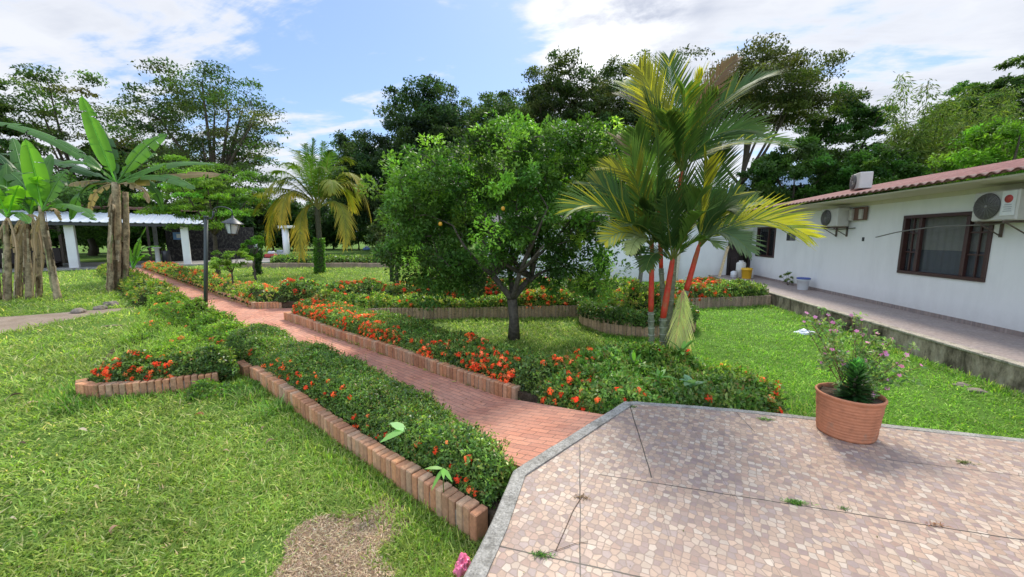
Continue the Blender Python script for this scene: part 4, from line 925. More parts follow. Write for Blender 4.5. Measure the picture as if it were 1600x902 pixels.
# periwinkle
pw = empty('periwinkle', (PC[0]+.05, PC[1]+.08, TZ+.33), 'leggy pink flowering periwinkle growing out of the terracotta pot', 'flowering plant')
b = MB(); b.cc = (.22, .12, .07); LP, LD, FP = [], [], []
tips = [(-.28, .20, .62), (-.20, .22, .58), (-.08, .25, .60), (-.02, .3, .45), (.10, .25, .60), (.20, .28, .56), (.28, .2, .46), (.38, .18, .42), (.46, .12, .30), (.52, .05, .24), (.34, .0, .16), (.22, .35, .44), (.05, .4, .5), (.40, .3, .34), (.30, .1, .30), (-.14, .05, .34), (.15, .1, .40), (.25, -.02, .05), (.5, .25, .18), (-.24, .3, .52)]
for tx, ty, tz in tips:
    a = np.array([PC[0]+random.uniform(-.02, .12), PC[1]+random.uniform(.02, .12), TZ+.32]); t_ = np.array([PC[0]+tx, PC[1]+ty, TZ+.36+tz]); c_ = (a+t_)/2+np.array([random.uniform(-.05, .05), random.uniform(-.04, .04), .02])
    pts = [a*(1-s_)**2+c_*2*s_*(1-s_)+t_*s_**2 for s_ in np.linspace(0, 1, 8)]; b.tube(pts, np.linspace(.0045, .002, 8), 5)
    for s_ in np.linspace(.35, 1, 24):
        p = a*(1-s_)**2+c_*2*s_*(1-s_)+t_*s_**2; LP.append(p+np.random.normal(0, .008, 3)); LD.append(rdir(1)[0]+np.array([0, 0, .4]))
        if random.random() < .24:
            q = p+np.random.normal(0, .05, 3); b.tube([p, q], .0015, 4)
            for _ in range(14): LP.append(q+np.random.normal(0, .014, 3)); LD.append(rdir(1)[0]+np.array([0, 0, .3]))
            if random.random() < .2: FP.append(q+np.array([0, 0, .02]))
    FP.append(t_+np.array([0, 0, .012]));
    if random.random() < .3: FP.append(t_+np.random.normal(0, .03, 3))
b.build('stems', M_BARK, pw)
LP, LD = np.array(LP), np.array(LD); n = len(LP)
link('leaves', npmesh('leaves', leafV(LP, LD, rdir(n)+np.array([0, 0, .8]), rng.uniform(.026, .048, n), .019), palette(n, [(.11, .19, .06), (.16, .24, .09), (.07, .13, .04), (.25, .30, .14)])), M_LEAF, pw)
for k, p in enumerate(FP):
    d = np.array([random.uniform(-.5, .1), -.8, .9])+rdir(1)[0]*.5; d /= np.linalg.norm(d); e1 = np.cross(d, [0, 0, 1.]); e1 /= np.linalg.norm(e1); e2 = np.cross(d, e1); r_ = random.uniform(.012, .020)
    bb = MB(); bb.cc = tuple(k_*random.uniform(.85, 1.1) for k_ in (.70, .24, .46))
    for q in range(5):
        a = 2*pi*q/5; m_ = e1*cos(a)+e2*sin(a); s_ = -e1*sin(a)+e2*cos(a); bb.add([p, p+m_*r_*.7+s_*r_*.48, p+m_*r_*1.15-d*r_*.1, p+m_*r_*.7-s_*r_*.48], [(0, 1, 2, 3)])
    bb.cc = (.5, .02, .12); bb.add([p+d*.001+e1*r_*.15, p+d*.001+e2*r_*.15, p+d*.001-e1*r_*.15, p+d*.001-e2*r_*.15], [(0, 1, 2, 3)])
    bb.build('flower', M_PETAL, pw)
#PART2
# ------------------------------------------------------------------ palm fronds
def bez(a, c, b, t): t = np.asarray(t)[:, None]; return a*(1-t)**2+c*2*t*(1-t)+b*t**2
def frond(a, c, b, nl, ll, lw, col, tipcol=None, tipamt=0., t0=.16, fwd=.75, lift=.35, droop=.15, rw=.012, pcol=(.12, .17, .04), up=None, yel=None, name='frond', parent=None, mat=None, ragged=0., prof=None):
    """one pinnate frond: a midrib tube and leaflets, as one mesh"""
    a, c, b = map(np.asarray, (a, c, b)); tm = np.linspace(0, 1, 14); mid = bez(a, c, b, tm)
    rib = MB(); rib.cc = pcol; rib.tube(mid, np.linspace(rw, rw*.2, 14), 5)
    t = np.linspace(t0, 1, nl); P = bez(a, c, b, t); T = unit(np.gradient(P, axis=0))
    u = np.array([0, 0, 1.]) if up is None else unit(np.asarray(up, float))
    S = unit(np.cross(T, u)); Nn = np.cross(S, T)
    env = np.sin(np.clip((t-t0)/(1-t0), 0, 1)*pi*.80+.45)**.7 if prof is None else prof((t-t0)/(1-t0))
    PP, DD, NN, LL, CC = [], [], [], [], []
    for sg in (-1, 1):
        f = fwd+.9*((t-t0)/(1-t0))**2
        D = unit(sg*S+T*f[:, None]+Nn*lift+rng.normal(0, .05, (nl, 3)))
        PP.append(P); DD.append(D); NN.append(Nn+sg*S*-.3); LL.append(ll*env*rng.uniform(1-.25-ragged, 1.08, nl))
        base = np.array(col)[None]*(1+.12*rng.standard_normal((nl, 1)))
        if yel is not None: k = (rng.random(nl) < yel[1])[:, None]; base = np.where(k, np.array(yel[0])[None], base)
        CC.append(base)
    PP, DD, NN, LL, CC = map(np.concatenate, (PP, DD, NN, LL, CC)); n = len(PP)
    V = strips(PP, DD, NN, LL, lw*rng.uniform(.8, 1.15, n), None, droop*rng.uniform(.6, 1.5, n))
    C = np.repeat(CC[:, None], 8, 1)
    if tipcol is not None:
        wgt = np.array([0, 0, .25, .25, .7, .7, 1, 1])[None, :, None]*tipamt*rng.uniform(.4, 1.3, (n, 1, 1)); wgt = np.clip(wgt+tipamt*.6*np.concatenate([t, t])[:, None, None]**2, 0, 1)
        C = C*(1-wgt)+np.array(tipcol)*wgt
    # merge rib and leaflets
    rv = np.array(rib.v); me = bpy.data.meshes.new(name)
    verts = np.concatenate([rv, V.reshape(-1, 3)]); o_ = len(rv)
    faces = rib.f[:-2]+[tuple(int(i)*8+o_+q for q in qq) for i in range(n) for qq in QS]
    me.from_pydata(verts.tolist(), [], faces)
    ca = me.color_attributes.new('Col', 'FLOAT_COLOR', 'POINT'); c4 = np.ones((len(verts), 4), np.float32)
    c4[:o_, :3] = pcol; c4[o_:, :3] = np.clip(C.reshape(-1, 3), 0, 1); ca.data.foreach_set('color', c4.ravel()); me.update()
    return link(name, me, mat or M_LEAF, parent)

M_SHAFT = mat_attr('crownshaft', .55, .3, 12, .3, .2, .004, ((.30, .14, .05), 7, .5, .72))
# red sealing-wax palm ------------------------------------------------
pb = np.array([1.17, 5.55]); PD = 5.25
palm = empty('red_palm', (*pb, .1), 'clump of red-stemmed palm with upright green and yellow fronds', 'palm tree')
def pp(x, y, dd=0.): return dist(x, y, PD+dd)
stems = [  # base px, mid, crownshaft bottom, crownshaft top, radius, depth offset
    ((1017, 585), (1018, 530), (1017, 487), (1019, 383), .040, 0.),
    ((1037, 592), (1036, 540), (1036, 497), (1051, 405), .047, .05),
    ((1052, 590), (1054, 520), (1072, 455), (1092, 385), .042, .25),
    ((1046, 590), (1046, 500), (1060, 318), (1066, 268), .042, .45),
    ((1040, 590), (1040, 520), (1033, 420), (1030, 330), .036, .6)]
for (b0_, m0, s0, s1, r_, dz_) in stems:
    A = pp(*b0_, dz_*.3); A[2] = .02; Mm = pp(*m0, dz_*.6); S0 = pp(*s0, dz_); S1 = pp(*s1, dz_)
    t_ = MB(); pts = [A, (A*.5+Mm*.5), Mm, (Mm+S0)/2, S0]; q = []
    for i in range(4):
        for f in np.linspace(0, 1, 7)[:-1]: q.append(pts[i]*(1-f)+pts[i+1]*f)
    q.append(S0); t_.cc = (.17, .19, .12); t_.tube(q, [r_*(1.12 if i % 4 == 0 else 1.)*(1.25-.25*min(1, i/8)) for i in range(len(q))], 14)
    t_.cc = (.30, .31, .24)
    for i in range(2, len(q)-1, 3):
        d_ = unit(q[i+1]-q[i]); t_.tube([q[i]-d_*.004, q[i]+d_*.004], r_*1.2, 14)
    tr_ = t_.build('stem', M_BARK, palm)
    c_ = MB(); c_.cc = (.52, .045, .022); r_ *= .84; k = 9; q2 = [S0*(1-f)+S1*f for f in np.linspace(-.01, 1.08, k)]
    c_.tube(q2, r_*np.array([1.02, 1.12, 1.1, 1.06, 1.02, .98, .92, .82, .5]), 14); c_.build('crownshaft', M_SHAFT, palm)
DG, MG, OL, YG = (.032, .08, .024), (.075, .15, .035), (.17, .17, .025), (.46, .40, .03); BR = (.14, .085, .04)
o1, o2, o3, o4, o5 = (1019, 385, 0.), (1051, 408, .05), (1092, 388, .25), (1066, 270, .45), (1030, 332, .6)
fr_list = [ (o2, (1068, 262), -.5, (4, -10), .50, DG, (OL, .1)), (o2, (1040, 285), -.8, (-6, -15), .48, DG, None), (o5, (1062, 200), .1, (4, -20), .50, MG, (OL, .15)), (o2, (1105, 330), -.9, (8, -35), .44, MG, None), (o4, (1120, 150), -.6, (-2, -20), .52, DG, (OL, .1)), (o4, (1040, 180), -.8, (-6, -15), .5, DG, None), (o3, (1140, 330), -.2, (-5, -45), .46, DG, None), (o2, (1010, 420), -.7, (-12, -40), .34, DG, None),
    # origin, tip, depth offset at the tip, bow px (control offset), leaflet length, colour, yellow, name
    (o4, (1000, 108), .1, (-5, -30), .50, OL, (YG, .2)), (o4, (1045, 92), .5, (-6, -20), .52, DG, (YG, .1)), (o4, (1098, 118), -.5, (0, -35), .42, OL, (YG, .7)),
    (o4, (1150, 92), .3, (-25, -40), .34, (.13, .07, .045), None), (o4, (1205, 118), .0, (-30, -60), .52, DG, (OL, .1)), (o4, (958, 150), .7, (-10, -70), .42, (.045, .05, .025), None),
    (o4, (1235, 225), .2, (-35, -55), .50, MG, (YG, .12)), (o4, (1010, 160), -.4, (-12, -25), .50, DG, (OL, .12)), 
    (o4, (1070, 140), -.9, (0, -10), .55, MG, (OL, .2)), (o4, (975, 130), 1.0, (-10, -50), .5, MG, (YG, .25)),
    (o5, (945, 262), .3, (-5, -45), .42, OL, (YG, .45)), (o5, (993, 205), -.3, (-6, -25), .48, MG, None), (o5, (965, 215), .6, (-8, -40), .42, BR, None), 
    (o1, (890, 330), -.3, (-15, -70), .46, MG, (YG, .22)), (o1, (985, 235), -.6, (-8, -20), .46, MG, (OL, .4)), (o1, (1030, 215), -.9, (4, -10), .46, DG, None), (o1, (925, 285), .3, (-12, -50), .42, DG, (OL, .2)),
    (o1, (946, 378), -.5, (-8, -40), .36, (.24, .30, .12), (YG, .4)), (o1, (985, 395), -.7, (-6, -40), .30, (.30, .34, .15), None),
    (o2, (1095, 300), -.6, (8, -25), .44, MG, None), (o2, (1000, 320), -.3, (-8, -30), .44, DG, None), (o2, (1120, 385), -.6, (10, -45), .38, DG, (MG, .5)), 
    (o3, (1262, 368), -.4, (-20, -75), .50, MG, (YG, .75)), (o3, (1158, 300), .2, (-10, -35), .46, DG, (YG, .1)), (o3, (1172, 392), -.8, (-12, -60), .44, (.08, .13, .07), None), (o3, (1128, 235), .3, (0, -25), .48, DG, None), (o3, (1105, 255), -.4, (-4, -20), .5, OL, (YG, .3)), (o3, (1205, 318), .6, (-20, -55), .42, MG, (YG, .35)),
    (o4, (1185, 205), -.5, (-18, -55), .48, DG, None), (o4, (1000, 215), .2, (-15, -55), .46, DG, None), (o2, (985, 352), -.7, (-12, -45), .40, DG, None)]
for i, (o_, tp, dt, bow, ll, col, yl) in enumerate(fr_list):
    a = pp(o_[0], o_[1], o_[2]); b_ = pp(tp[0], tp[1], o_[2]+dt); mx_, my_ = (o_[0]+tp[0])/2+bow[0]*.9, (o_[1]+tp[1])/2+bow[1]*.9
    c_ = pp(mx_, my_, o_[2]+dt*.35); Lf = np.linalg.norm(b_-a)
    vv = -unit(np.array([a[0], a[1], 0.])); upv = np.array([0, 0, 1.])*1.1+vv*rng.uniform(.3, 1.3)+rdir(1)[0]*.4
    frond(a, c_, b_, int(30+Lf*12), ll*1.25*min(1., .45+Lf*.45), .023, col, tuple(k*1.5 for k in YG) if yl and yl[1] > .5 else (.30, .28, .06), .35 if yl and yl[1] > .5 else .12, t0=.12, fwd=1.45, lift=.30, droop=.10, rw=.012, up=upv, yel=yl, parent=palm, mat=M_PALM,
          pcol=(.16, .19, .05))
for (x0, y0, x1, y1, k) in ((1066, 455, 1052, 552, 0), (1068, 452, 1066, 545, 1)):   # the hanging dead frond
    a = pp(x0, y0, -.05); b_ = pp(x1, y1, -.12)
    frond(a, (a+b_)/2+np.array([.02, 0, .0]), b_, 26, .38, .013, (.26, .30, .12), (.45, .38, .24), .6, t0=.0, fwd=2.1, lift=.2, droop=.3, rw=.010, up=(0, -1, .2), parent=palm, pcol=(.45, .25, .18), name='hanging_frond')
# broad-leafed weeds at the palm's foot and in the hedges
def weed(label, pos, nl, L, W, cols, el=(.3, 1.1), name='broadleaf_weed', hgt=.1, mat=None, group='broad-leafed weeds among the shrubs'):
    t = empty(name, tuple(pos), label, 'plant', group); n = nl; az = np.arange(n)*2.4+rng.uniform(0, 6); e = rng.uniform(*el, n)
    P = np.tile(np.array(pos, float), (n, 1)); P[:, 2] += rng.uniform(0, hgt, n)
    D = np.stack([np.cos(az)*np.cos(e), np.sin(az)*np.cos(e), np.sin(e)], 1); Ls = L*rng.uniform(.7, 1.15, n)
    V = strips(P, D, np.tile([0, 0, 1.], (n, 1)), Ls, W*rng.uniform(.8, 1.2, n), None, .28)
    link('leaves', npmesh('leaves', V, palette(n, cols), QS, True), mat or M_LEAF, t)
    b = MB(); b.cc = (.12, .16, .04); b.tube([(pos[0], pos[1], pos[2]-.12), (pos[0], pos[1], pos[2]+hgt)], .006, 6); b.build('stem', M_BARK, t); return t
WC = [(.10, .22, .04), (.13, .27, .06), (.08, .17, .03)]
for (x, y, z, nl, L, W, lab) in ((945, 560, .45, 9, .22, .05, 'lance-leafed plant left of the palm stems among the shrubs'), (990, 575, .40, 10, .26, .05, 'lance-leafed plant right at the left foot of the palm stems'), (1065, 560, .42, 12, .30, .05, 'upright lance-leafed plant right of the palm stems'),
        (1078, 607, .42, 9, .17, .075, 'pale bluish broad-leafed plant in front of the palm'), (1030, 600, .36, 9, .2, .045, 'leafy weed under the hanging dead frond')):
    g_ = gnd(x, y, z); weed(lab, (g_[0], g_[1], z), nl, L, W, WC if 'bluish' not in lab else [(.16, .27, .15), (.20, .30, .16)])
g_ = gnd(600, 680, .55); 
def bigleaf(label, px, py, z, angs, L, W, col):
    g_ = gnd(px, py, z); t = empty('seedling', (g_[0], g_[1], z), label, 'seedling'); P = np.tile(np.array([g_[0], g_[1], z-.02]), (len(angs), 1))
    D = np.array([[cos(a)*cos(e), sin(a)*cos(e), sin(e)] for a, e in angs]); V = strips(P, D, np.tile([0, -.3, 1.], (len(angs), 1)), L*rng.uniform(.8, 1.1, len(angs)), W, None, .25)
    link('leaves', npmesh('leaves', V, palette(len(angs), col), QS, True), M_LEAF, t); b = MB(); b.cc = (.15, .2, .06); b.tube([(g_[0], g_[1], z-.2), (g_[0], g_[1], z)], .004, 6); b.build('stem', M_BARK, t)
bigleaf('two-leaved pale green seedling poking out of the clipped hedge', 632, 668, .53, [(2.9, .45), (3.8, -.05)], .17, .07, [(.22, .34, .14), (.15, .30, .08)])
bigleaf('bright green narrow-leaved seedling on the flank of the clipped hedge', 692, 728, .42, [(3.6, .4), (4.4, -.4), (5.1, .3), (5.6, -.1)], .13, .03, [(.14, .30, .06)])

# ------------------------------------------------------------------ trees
def tree(name, label, base, top, ctr_z, rx, rz, nclump, per, ls, cols, trunk_r, flat=.45, cr=None, group=None, limbs=7, bark=(.10, .08, .06), wts=None, fill=.55, shape='round', lean=(0, 0), cat='tree', twigs=True, mat=None, seed=1, vdir=None):
    global rng
    keep = rng; rng = np.random.default_rng(seed*17+3)
    base = np.array([base[0], base[1], 0.]); ctr = base+np.array([lean[0], lean[1], ctr_z])
    root = empty(name, tuple(base), label, cat, group)
    cr = cr or rx*.24
    C = []; tries = 0
    while len(C) < nclump and tries < nclump*60:
        tries += 1; d = rdir(1)[0]; r = rng.uniform(fill, 1.)**.6
        if shape == 'umbrella': d[2] = abs(d[2])*.9+.05
        if shape == 'layer': d[2] = round(d[2]*3)/3
        p = ctr+d*r*np.array([rx, rx, rz])*(.9+.25*rng.standard_normal()*.4)
        p[2] = min(p[2], top-cr*flat*.6)
        if p[2] < .4: continue
        if C and min(np.linalg.norm((p-q)*np.array([1, 1, 1.6])) for q in C) < cr*.62: continue
        C.append(p)
    C = np.array(C)
    wood = MB(); wood.cc = bark
    fork = base+(ctr-base)*np.array([.5, .5, 1])*max(.25, min(.62, (ctr_z-rz*.75)/ctr_z)); kk = 7
    tp = [base+(fork-base)*f+np.array([rng.normal(0, trunk_r*.3), rng.normal(0, trunk_r*.3), 0])*(0 < f < 1) for f in np.linspace(0, 1, kk)]
    wood.tube(tp, [trunk_r*(1.45 if f == 0 else 1.05-.25*f) for f in np.linspace(0, 1, kk)], 10)
    joints = [(fork, trunk_r*.7)]
    order = rng.permutation(len(C))[:limbs]
    for i in order:
        e = C[i]*.8+ctr*.2; m = (fork+e)/2+np.array([0, 0, -.10*abs(e[2]-fork[2])])+rng.normal(0, rx*.05, 3); t_ = np.linspace(0, 1, 8); q = bez(fork, m, e, t_)
        wood.tube(q, np.linspace(trunk_r*.62, trunk_r*.16, 8), 7); joints += [(q[j], trunk_r*(.62-.46*j/7)) for j in range(2, 8)]
    JP = np.array([j[0] for j in joints]); JR = np.array([j[1] for j in joints])
    C = C[np.argsort(np.linalg.norm(C-ctr*np.array([1, 1, .8]), axis=1))]
    for p in C:
        dd = np.linalg.norm(JP-p, axis=1)+.6*np.maximum(0, JP[:, 2]-p[2]); j = np.argmin(dd); a = JP[j]; m = (a+p)/2+rng.normal(0, cr*.15, 3); q = bez(a, m, p, np.linspace(0, 1, 5))
        r0 = min(JR[j]*.6, trunk_r*.22); JP = np.vstack([JP, q[2:4]]); JR = np.concatenate([JR, [r0*.8, r0*.6]]); wood.tube(q, np.linspace(r0, r0*.3, 5), 5, False)
        if twigs:
            for _ in range(3): e = p+rdir(1)[0]*cr*np.array([.8, .8, flat]); wood.tube([q[3], (q[3]+e)/2+rng.normal(0, cr*.05, 3), e], [r0*.35, r0*.25, r0*.1], 4, False)
    wood.build('trunk', M_BARK, root)
    n = len(C)*per; cs = cr*rng.uniform(.65, 1.25, len(C)); ci = np.repeat(np.arange(len(C)), per)
    sub = rdir(len(C)*7).reshape(len(C), 7, 3)*np.array([.75, .75, .75]); si = rng.integers(0, 7, n)   # sprays inside a clump
    d = rdir(n)*rng.uniform(.15, 1, (n, 1))**.6*.55+sub[ci, si]*.75
    P = C[ci]+d*cs[ci][:, None]*np.array([1, 1, flat]); P[:, 2] -= (np.hypot(d[:, 0], d[:, 1])**2*cs[ci]*.22)
    D = rdir(n) if vdir is None else unit(rdir(n)*.6+np.array(vdir)); N = unit(rdir(n)*.8+np.array([0, 0, 1.]))
    Lf = ls*rng.uniform(.6, 1.4, n)
    cc = palette(len(C), cols, wts, .22)[ci]*(1+.2*rng.standard_normal((n, 1)))
    cc = cc*(.8+.4*vnoise(P[:, 0]*.6/cr, P[:, 1]*.6/cr, P[:, 2]*.6/cr))[:, None]
    link('crown', npmesh('crown', leafV(P, D, N, Lf, Lf*.52), np.clip(cc, .004, 1)), mat or M_FAR, root)
    rng = keep; return root
def ptree(px, D, pytop, pybot, pw, label, cols, nclump=60, per=200, ls=.3, trunk_r=.3, flat=.5, seed=1, shape='round', name='tree', group='trees behind the garden', **kw):
    """a tree whose crown spans those picture rows at D metres forward"""
    q = dist(px, 371, D); up = dist(px, pytop, D)[2]; lo = dist(px, pybot, D)[2]; rx = pw/2/FPX*D
    return tree(name, label, q[:2], up, (up+lo)/2, rx, (up-lo)/2, nclump, per, ls, cols, trunk_r, flat, group=group, seed=seed, shape=shape, **kw)
DK = [(.038, .072, .024), (.05, .09, .028), (.065, .105, .032)]
DB = [(.026, .052, .026), (.036, .066, .03), (.046, .074, .028)]
AC = [(.045, .065, .025), (.065, .075, .028), (.035, .055, .02)]
GR = [(.035, .08, .018), (.05, .11, .024), (.07, .13, .03)]
LG = [(.09, .19, .025), (.12, .23, .03), (.07, .15, .02)]
BM = [(.10, .14, .03), (.13, .17, .035), (.07, .11, .025)]
ptree(-12, 34, 92, 345, 130, 'dark layered tree at the far left edge', DK, 90, 240, .30, .3, .3, seed=11, shape='layer')
ptree(140, 42, 95, 350, 215, 'airy olive tree behind the tall banana plant', AC+DK, 95, 190, .28, .3, .32, seed=12, shape='layer', fill=.3)
ptree(345, 38, 86, 335, 225, 'broad airy tree with bare dark branches behind the tiled path lamp', AC+DK, 140, 190, .24, .38, .34, seed=13, limbs=12, fill=.25)
ptree(250, 46, 215, 355, 170, 'dark lower tree filling behind the white-roofed shed', DK, 100, 260, .35, .3, .55, seed=14)
ptree(590, 52, 190, 372, 150, 'dark rounded tree right of the coconut palm', DB, 210, 230, .34, .35, .6, seed=15, fill=.15)
ptree(686, 54, 122, 365, 170, 'tall dark bluish tree left of the orange tree', DB, 330, 230, .36, .4, .5, seed=16, fill=.15)
ptree(782, 58, 130, 350, 150, 'slim dark green tree rising over the orange tree', DK, 280, 220, .36, .35, .5, seed=17, fill=.15)
ptree(872, 50, 76, 330, 150, 'tall sparse brownish tree behind the orange tree', AC, 260, 190, .32, .35, .4, seed=18, fill=.2)
ptree(962, 54, 90, 330, 150, 'tall thin-leaved tree left of the red palm top', AC, 240, 190, .33, .33, .4, seed=19, fill=.2)
ptree(1150, 42, 68, 320, 235, 'umbrella-crowned brownish tree behind the red palm', [(.06, .07, .022), (.075, .08, .026), (.045, .06, .02)], 150, 260, .26, .28, .32, seed=20, shape='umbrella', limbs=12, fill=.3)
ptree(1298, 42, 128, 320, 120, 'green tree behind the far end of the house roof', GR+DK, 130, 260, .27, .28, .5, seed=21, fill=.3)
ptree(1230, 34, 215, 335, 130, 'low dark-branched tree left of the rooftop air conditioner', DK+GR, 90, 240, .25, .22, .5, seed=22)
ptree(1352, 30, 228, 325, 120, 'leafy green tree beside the rooftop air conditioner', GR, 80, 280, .22, .2, .6, seed=23)
ptree(1560, 46, 85, 270, 130, 'tall dark layered tree at the right edge', DK, 110, 250, .32, .38, .3, seed=24, shape='layer')
ptree(1665, 40, 95, 280, 150, 'dark tree at the right end of the roof', DK+AC, 100, 250, .32, .38, .3, seed=27, shape='layer')
ptree(1548, 24, 186, 290, 165, 'bright light green round tree behind the red roof', LG, 48, 330, .19, .2, .6, seed=25, group=None)
ptree(1475, 52, 120, 300, 110, 'olive green tree behind the bamboo', GR, 120, 240, .33, .3, .5, seed=26)
ptree(335, 19.5, 232, 385, 165, 'light green feathery tree beside the white-roofed shed', [(.10, .19, .03), (.14, .24, .04), (.07, .14, .025)], 70, 330, .10, .1, .22, seed=28, shape='layer', group=None, fill=.2)
ptree(100, 30, 270, 375, 220, 'leafy green tree behind the left banana plants', GR+DK, 50, 260, .24, .2, .5, seed=29)
ptree(618, 11.5, 292, 425, 75, 'small grey-green citrus tree left of the orange tree', [(.07, .11, .04), (.10, .15, .06), (.05, .09, .03)], 40, 260, .075, .05, .6, seed=30, group=None)
ptree(393, 17.3, 362, 408, 34, 'small pale-leaved shrub left of the coconut palm', LG, 14, 200, .1, .05, .6, seed=31, group=None, name='shrub', cat='shrub')
ptree(357, 13.5, 385, 425, 66, 'delicate yellow-green shrub behind the lamp post', [(.16, .26, .04), (.12, .21, .035)], 22, 140, .07, .03, .3, seed=32, group=None, name='shrub', cat='shrub', shape='layer')
ptree(1238, 13.2, 425, 447, 26, 'young leafy shrub at the corner of the far right bed', [(.12, .17, .06)], 8, 60, .05, .01, .6, seed=33, group=None, name='shrub', cat='shrub')
# hedge of undergrowth along the back of the lawn: separate bushes
bush_x = [(-40, 40, 70), (40, 36, 80), (150, 48, 90), (215, 44, 80), (300, 40, 90), (365, 38, 90), (425, 44, 80), (470, 62, 80), (520, 66, 70), (560, 64, 70), (610, 62, 80), (665, 60, 80), (720, 58, 80), (780, 56, 80), (840, 52, 90), (900, 50, 80), (960, 48, 80), (1020, 44, 80), (1080, 42, 80), (1135, 40, 70), (1180, 40, 70), (1240, 40, 80), (1310, 40, 80), (1400, 38, 90), (1480, 38, 90), (1570, 36, 90)]
names_ = ['at the far left edge', 'behind the left banana cluster', 'seen through the open shed', 'behind the middle of the shed', 'behind the shed roof', 'behind the yellow-green shrub', 'left of the coconut palm', 'left of the far white column', 'behind the coconut palm trunk', 'right of the coconut palm', 'left of the far sign board', 'behind the small citrus tree', 'seen through the left of the orange tree', 'behind the orange tree trunk', 'behind the right of the orange tree', 'behind the far end of the white building', 'left of the red palm', 'behind the red palm stems', 'behind the right of the red palm', 'behind the dark doorway', 'left of the far eave', 'over the far end of the roof', 'left of the rooftop unit', 'right of the rooftop unit', 'under the bamboo', 'behind the red roof at the right']
for i, ((bx_, bd, bw), nm) in enumerate(zip(bush_x, names_)):
    ptree(bx_, bd, (290 if i > 8 else 306)+14*math.sin(i*2.1), 388, bw*1.3, 'dark dense bush '+nm, DK if i % 3 else GR, 120, 150, .34, .12, .85, seed=50+i, name='bush', cat='bush', group='dark bushes along the back of the garden', twigs=False)
# bamboo ---------------------------------------------------------------
def bamboo(px, D, pytop, pybase, pw, n, label, seed):
    global rng
    keep = rng; rng = np.random.default_rng(seed); q = dist(px, 371, D); zt = dist(px, pytop, D)[2]; root = empty('bamboo', (q[0], q[1], 0), label, 'bamboo', 'bamboo clumps behind the roof')
    cu = MB(); PL, DL = [], []
    rad = pw/2/FPX*D
    for k in range(n):
        a = rng.uniform(0, 2*pi); sp_ = rng.uniform(.1, 1)**.6; A = np.array([q[0]+cos(a)*.6, q[1]+sin(a)*.6, 0]); h_ = zt*rng.uniform(.72, 1.05)*(1.05-.3*sp_**2)
        T = A+np.array([cos(a)*rad*sp_, sin(a)*rad*sp_, h_]); c_ = A+np.array([cos(a)*rad*sp_*.25, sin(a)*rad*sp_*.25, h_*.75]); T[2] -= rad*.2*sp_
        t_ = np.linspace(0, 1, 12); b_ = bez(A, c_, T, t_); cu.cc = (.10, .13, .04); cu.tube(b_, np.linspace(.05, .01, 12), 5, False)
        m = 620; tt = rng.uniform(.22, 1, m); pts = bez(A, c_, T, tt); off = rdir(m)*rng.uniform(.1, 1, (m, 1))*(1.25-.5*tt[:, None])*np.array([1, 1, .6]); P = pts+off; P[:, 2] -= .25*np.linalg.norm(off, axis=1); PL.append(P); DL.append(unit(off*1.2+np.array([0, 0, -.5])+rdir(m)*.4))
    cu.build('culms', M_BARK, root); P, D_ = np.concatenate(PL), np.concatenate(DL); nn = len(P); L = rng.uniform(.25, .5, nn)
    cc = palette(nn, BM, None, .2)*(.75+.5*vnoise(P[:, 0]*.7, P[:, 1]*.7, P[:, 2]*.7))[:, None]
    link('leaves', npmesh('leaves', leafV(P, D_, rdir(nn), L, L*.2), cc), M_FAR, root); rng = keep
bamboo(1425, 34, 112, 300, 115, 34, 'tall feathery olive bamboo clump behind the red roof', 5)
bamboo(1500, 37, 138, 300, 95, 26, 'shorter feathery bamboo clump on the right of the tall one', 6)

